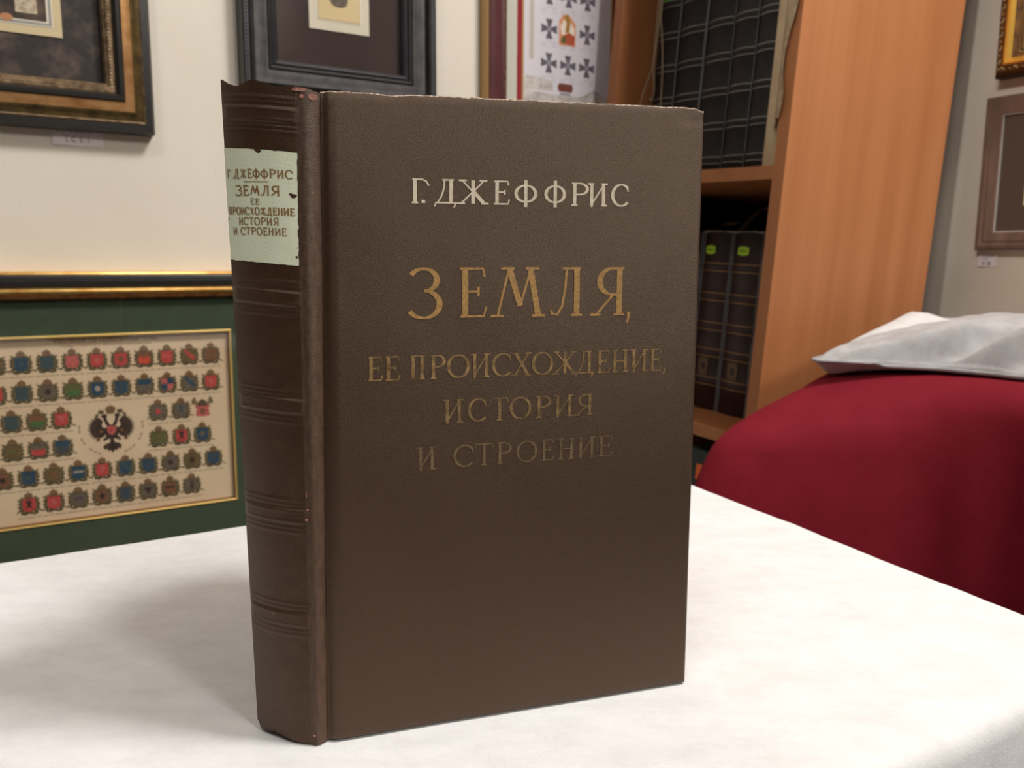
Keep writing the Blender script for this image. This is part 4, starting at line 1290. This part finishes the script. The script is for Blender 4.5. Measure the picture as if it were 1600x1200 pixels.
# green-black box files on the lowest visible shelf
BOXF = mat('dark_green_board', (42, 54, 52), .6, .3)
BOXG = mat('dark_grey_board', (46, 50, 50), .6, .3)
ORANGE = mat('orange_label', (230, 104, 48), .6, .3)
for i, (y0, y1, m_, lab_) in enumerate(((.052, .136, BOXF, 'dark green box file with orange label, low in the bookcase between book and red cloth'),)):
    t = thing('box_file', lab_, 'box', bc(.012, (y0 + y1) / 2, -.665 + .0165 + .0002))
    mb = MB()
    mb.box(0, .22, -(y1 - y0) / 2 + .001, (y1 - y0) / 2 - .001, 0, .290, 0, .003)
    mb.build('case', m_, t)
    mb = MB()
    mb.box(-.0008, .0, -.009, .010, .250, .271)
    o = mb.build('orange_label', ORANGE, t)

# thin cord hanging in front of the upper books
mb = MB()
def cord(pts, n=9):
    P = []
    q = [pts[0]] + pts + [pts[-1]]
    for i in range(1, len(q) - 2):
        a, b, c, d = (Vector(k) for k in q[i - 1:i + 3])
        for t_ in range(n):
            s = t_ / n
            P.append(.5 * ((2 * b) + (c - a) * s + (2 * a - 5 * b + 4 * c - d) * s * s + (3 * b - a - 3 * c + d) * s ** 3))
    P.append(Vector(pts[-1]))
    mb.tube(P, .0010, 5)
X_ = .040
cord([(X_, .306, .352), (X_, .3055, .25), (X_, .3055, .185), (X_, .3075, .165), (X_ - .004, .3135, .14), (X_ - .008, .3175, .115), (X_ - .008, .318, .095), (X_ - .006, .314, .07), (X_, .305, .05), (X_, .29, .04), (X_, .27, .05)])
cord([(X_, .3005, .352), (X_, .3005, .27), (X_, .301, .22), (X_, .303, .19), (X_, .3045, .165), (X_, .300, .145), (X_, .2985, .13), (X_, .302, .12), (X_, .3065, .122)])
cord([(X_, .298, .352), (X_, .297, .27), (X_, .298, .235), (X_, .292, .21), (X_, .285, .17), (X_, .281, .12), (X_, .279, .07), (X_, .272, .05)])
o = mb.build('string', mat('pale_string', (160, 142, 116), .8, .2))
o.matrix_world = BCM
tag(o, 'thin pale string hanging in loops before the upper shelf books', 'string')

# ------------------------------------------------------------------ red cloth over the ledge on the right
ZR = .804
P1 = [(1.12, .804), (.90, .804), (.872, .8030), (.846, .8000), (.818, .7980), (.791, .7955), (.768, .7888), (.745, .7803), (.718, .7730), (.691, .7656), (.668, .7575), (.645, .7493), (.630, .7415), (.6186, .7330),
      (.612, .7238), (.6063, .7143), (.596, .6941), (.588, .665), (.581, .60), (.575, .45), (.573, .25), (.571, .012)]
P2 = [(1.12, .804), (.90, .804), (.862, .8040), (.845, .8036), (.834, .8022), (.826, .7990), (.819, .7945), (.813, .7890), (.808, .7820), (.8045, .7740), (.802, .7640), (.800, .7530), (.798, .7400),
      (.7965, .7270), (.795, .7120), (.794, .700), (.792, .680), (.790, .655), (.786, .60), (.78, .44), (.775, .25), (.77, .012)]
def prof_at(b):
    t = sm((b - .40) / .22) ** 2
    return [(lerp(x2, x1, t), lerp(z2, z1, t)) for (x1, z1), (x2, z2) in zip(P1, P2)]
mb = MB()
rows = []
bs = [.632, .6317, .631, .6295, .6275, .625, .622] + [.618 - .0115 * i for i in range(72)]
for bi, b in enumerate(bs):
    pr_ = prof_at(min(b, .62))
    # fine resample
    row = []
    for k in range(len(pr_) - 1):
        for s in ((0, .5) if k < len(pr_) - 2 else (0, .25, .5, .75, 1)):
            a, z = lerp(pr_[k][0], pr_[k + 1][0], s), lerp(pr_[k][1], pr_[k + 1][1], s)
            drop = sm((ZR - z) / .15)
            wv = .005 * math.sin(b * 38 + 1.0 + z * 3) + .004 * math.sin(b * 83 + 2)
            a -= wv * drop * sm((.62 - b) / .08)
            if b > .618:
                tt = (b - .618) / (.632 - .618)
                z = z - (1 - math.sqrt(max(0, 1 - tt * tt))) * .030
            z = max(z, .006)
            row.append(W(a, b, z))
    rows.append(row)
mb.grid(rows)
end = [Vector((q.x, q.y, .006)) for q in rows[0]]
mid = [lerp(Vector(q), e, .5) + BX * .004 for q, e in zip(rows[0], end)]
mb.grid([end, mid, rows[0]])
o = mb.build('red_cloth', RED, smooth='all', weld=True, fixn=True)
tag(o, 'dark red cloth draped over the ledge at the right wall', 'cloth')

# grey folded cloth lying on it
def grey_cloth():
    mb = MB()
    NB, NA = 150, 70
    def front(b):
        return interp([(-.25, .842), (.40, .842), (.47, .838), (.52, .826), (.555, .800), (.585, .768), (.605, .748), (.616, .752), (.632, .79)], b)
    def hgt(a, b, af):
        d = a - af
        h_edge = .050 * (1 - math.exp(-max(0, d) / .016))
        near = sm((.605 - b) / .085)
        h_far = interp([(0, .004), (.02, .013), (.045, .021), (.08, .0265), (.12, .032), (.18, .040), (.28, .046), (.4, .046)], d)
        h = lerp(h_far, h_edge + .002, near)
        # diagonal folds on the front
        fold = 0
        for (b0, a0, b1, a1, am, wd) in ((.585, .775, .50, .86, .010, .012), (.545, .800, .45, .89, -.021, .010), (.50, .828, .38, .90, .012, .013), (.455, .835, .36, .885, -.017, .011), (.605, .765, .565, .82, -.007, .007), (.41, .838, .30, .90, .008, .014), (.36, .84, .25, .90, -.014, .011)):
            d_ = Vector((b1 - b0, a1 - a0))
            L = d_.length
            d_ /= L
            q = Vector((b - b0, a - a0))
            al, ac_ = q.dot(d_), q.x * -d_.y + q.y * d_.x
            fold += am * math.exp(-(ac_ / wd) ** 2) * sm((al + .015) / .02) * sm((L + .02 - al) / .03)
        h += fold * sm(d / .012)
        h += .0035 * noise.noise((a * 14, b * 11, 1)) * sm(d / .03) + .0012 * noise.noise((a * 50, b * 40, 6)) * sm(d / .02)
        return max(h, .004)
    top, bot = [], []
    for i in range(NB + 1):
        b = .632 - (.632 + .22) * (i / NB) ** 1.25
        af = front(b)
        rt_, rb_ = [], []
        endf = sm((.634 - b) / .02)
        for j in range(NA + 1):
            t = j / NA
            a = af + (1.115 - af) * t ** 2.0
            h = hgt(a, b, af) * (.25 + .75 * endf)
            base = ZR + .0012
            rz = min(base, interp(sorted(P1), a) + .0035)
            rz = lerp(base + .0035 * sm((b - .55) / .04), rz, sm((a - af) / .030))
            if j == 0:
                h = rz - base + .004
            rt_.append(W(a - (.004 * math.sin(math.pi * min(1, h / .05))) * (1 if j < 6 else 0), b, base + h))
            rb_.append(W(a, b, rz))
        top.append(rt_)
        bot.append(rb_)
    mb.grid(top)
    mb.grid(bot, flip=True)
    mb.grid([[q for q in top[0]], [q for q in bot[0]]])
    mb.grid([[row[0] for row in top], [row[0] for row in bot]], flip=True)
    mb.grid([[q for q in top[-1]], [q for q in bot[-1]]], flip=True)
    mb.grid([[row[-1] for row in top], [row[-1] for row in bot]])
    # paler inner fold peeping out behind
    P = []
    for k in range(17):
        s = k / 16
        a, b = lerp(.815, .985, s), lerp(.6315, .636, s)
        z0 = interp([(.0, .8215), (.15, .830), (.35, .839), (.55, .8475), (.68, .8545), (.75, .8570), (.85, .853), (1.0, .845)], s)
        P.append([W(a, b, z0 - .012), W(a, b - .001, z0 - .002), W(a + .002, b - .004, z0), W(a + .012, b - .018, z0 - .001), W(a + .03, b - .040, z0 - .010)])
    mb.grid(P, mi=1)
    return mb.build('folded_cloth', [GREY, GREYW], smooth='all', weld=True, fixn=True)
tag(grey_cloth(), 'grey folded cloth lying on top of the red cloth', 'cloth')
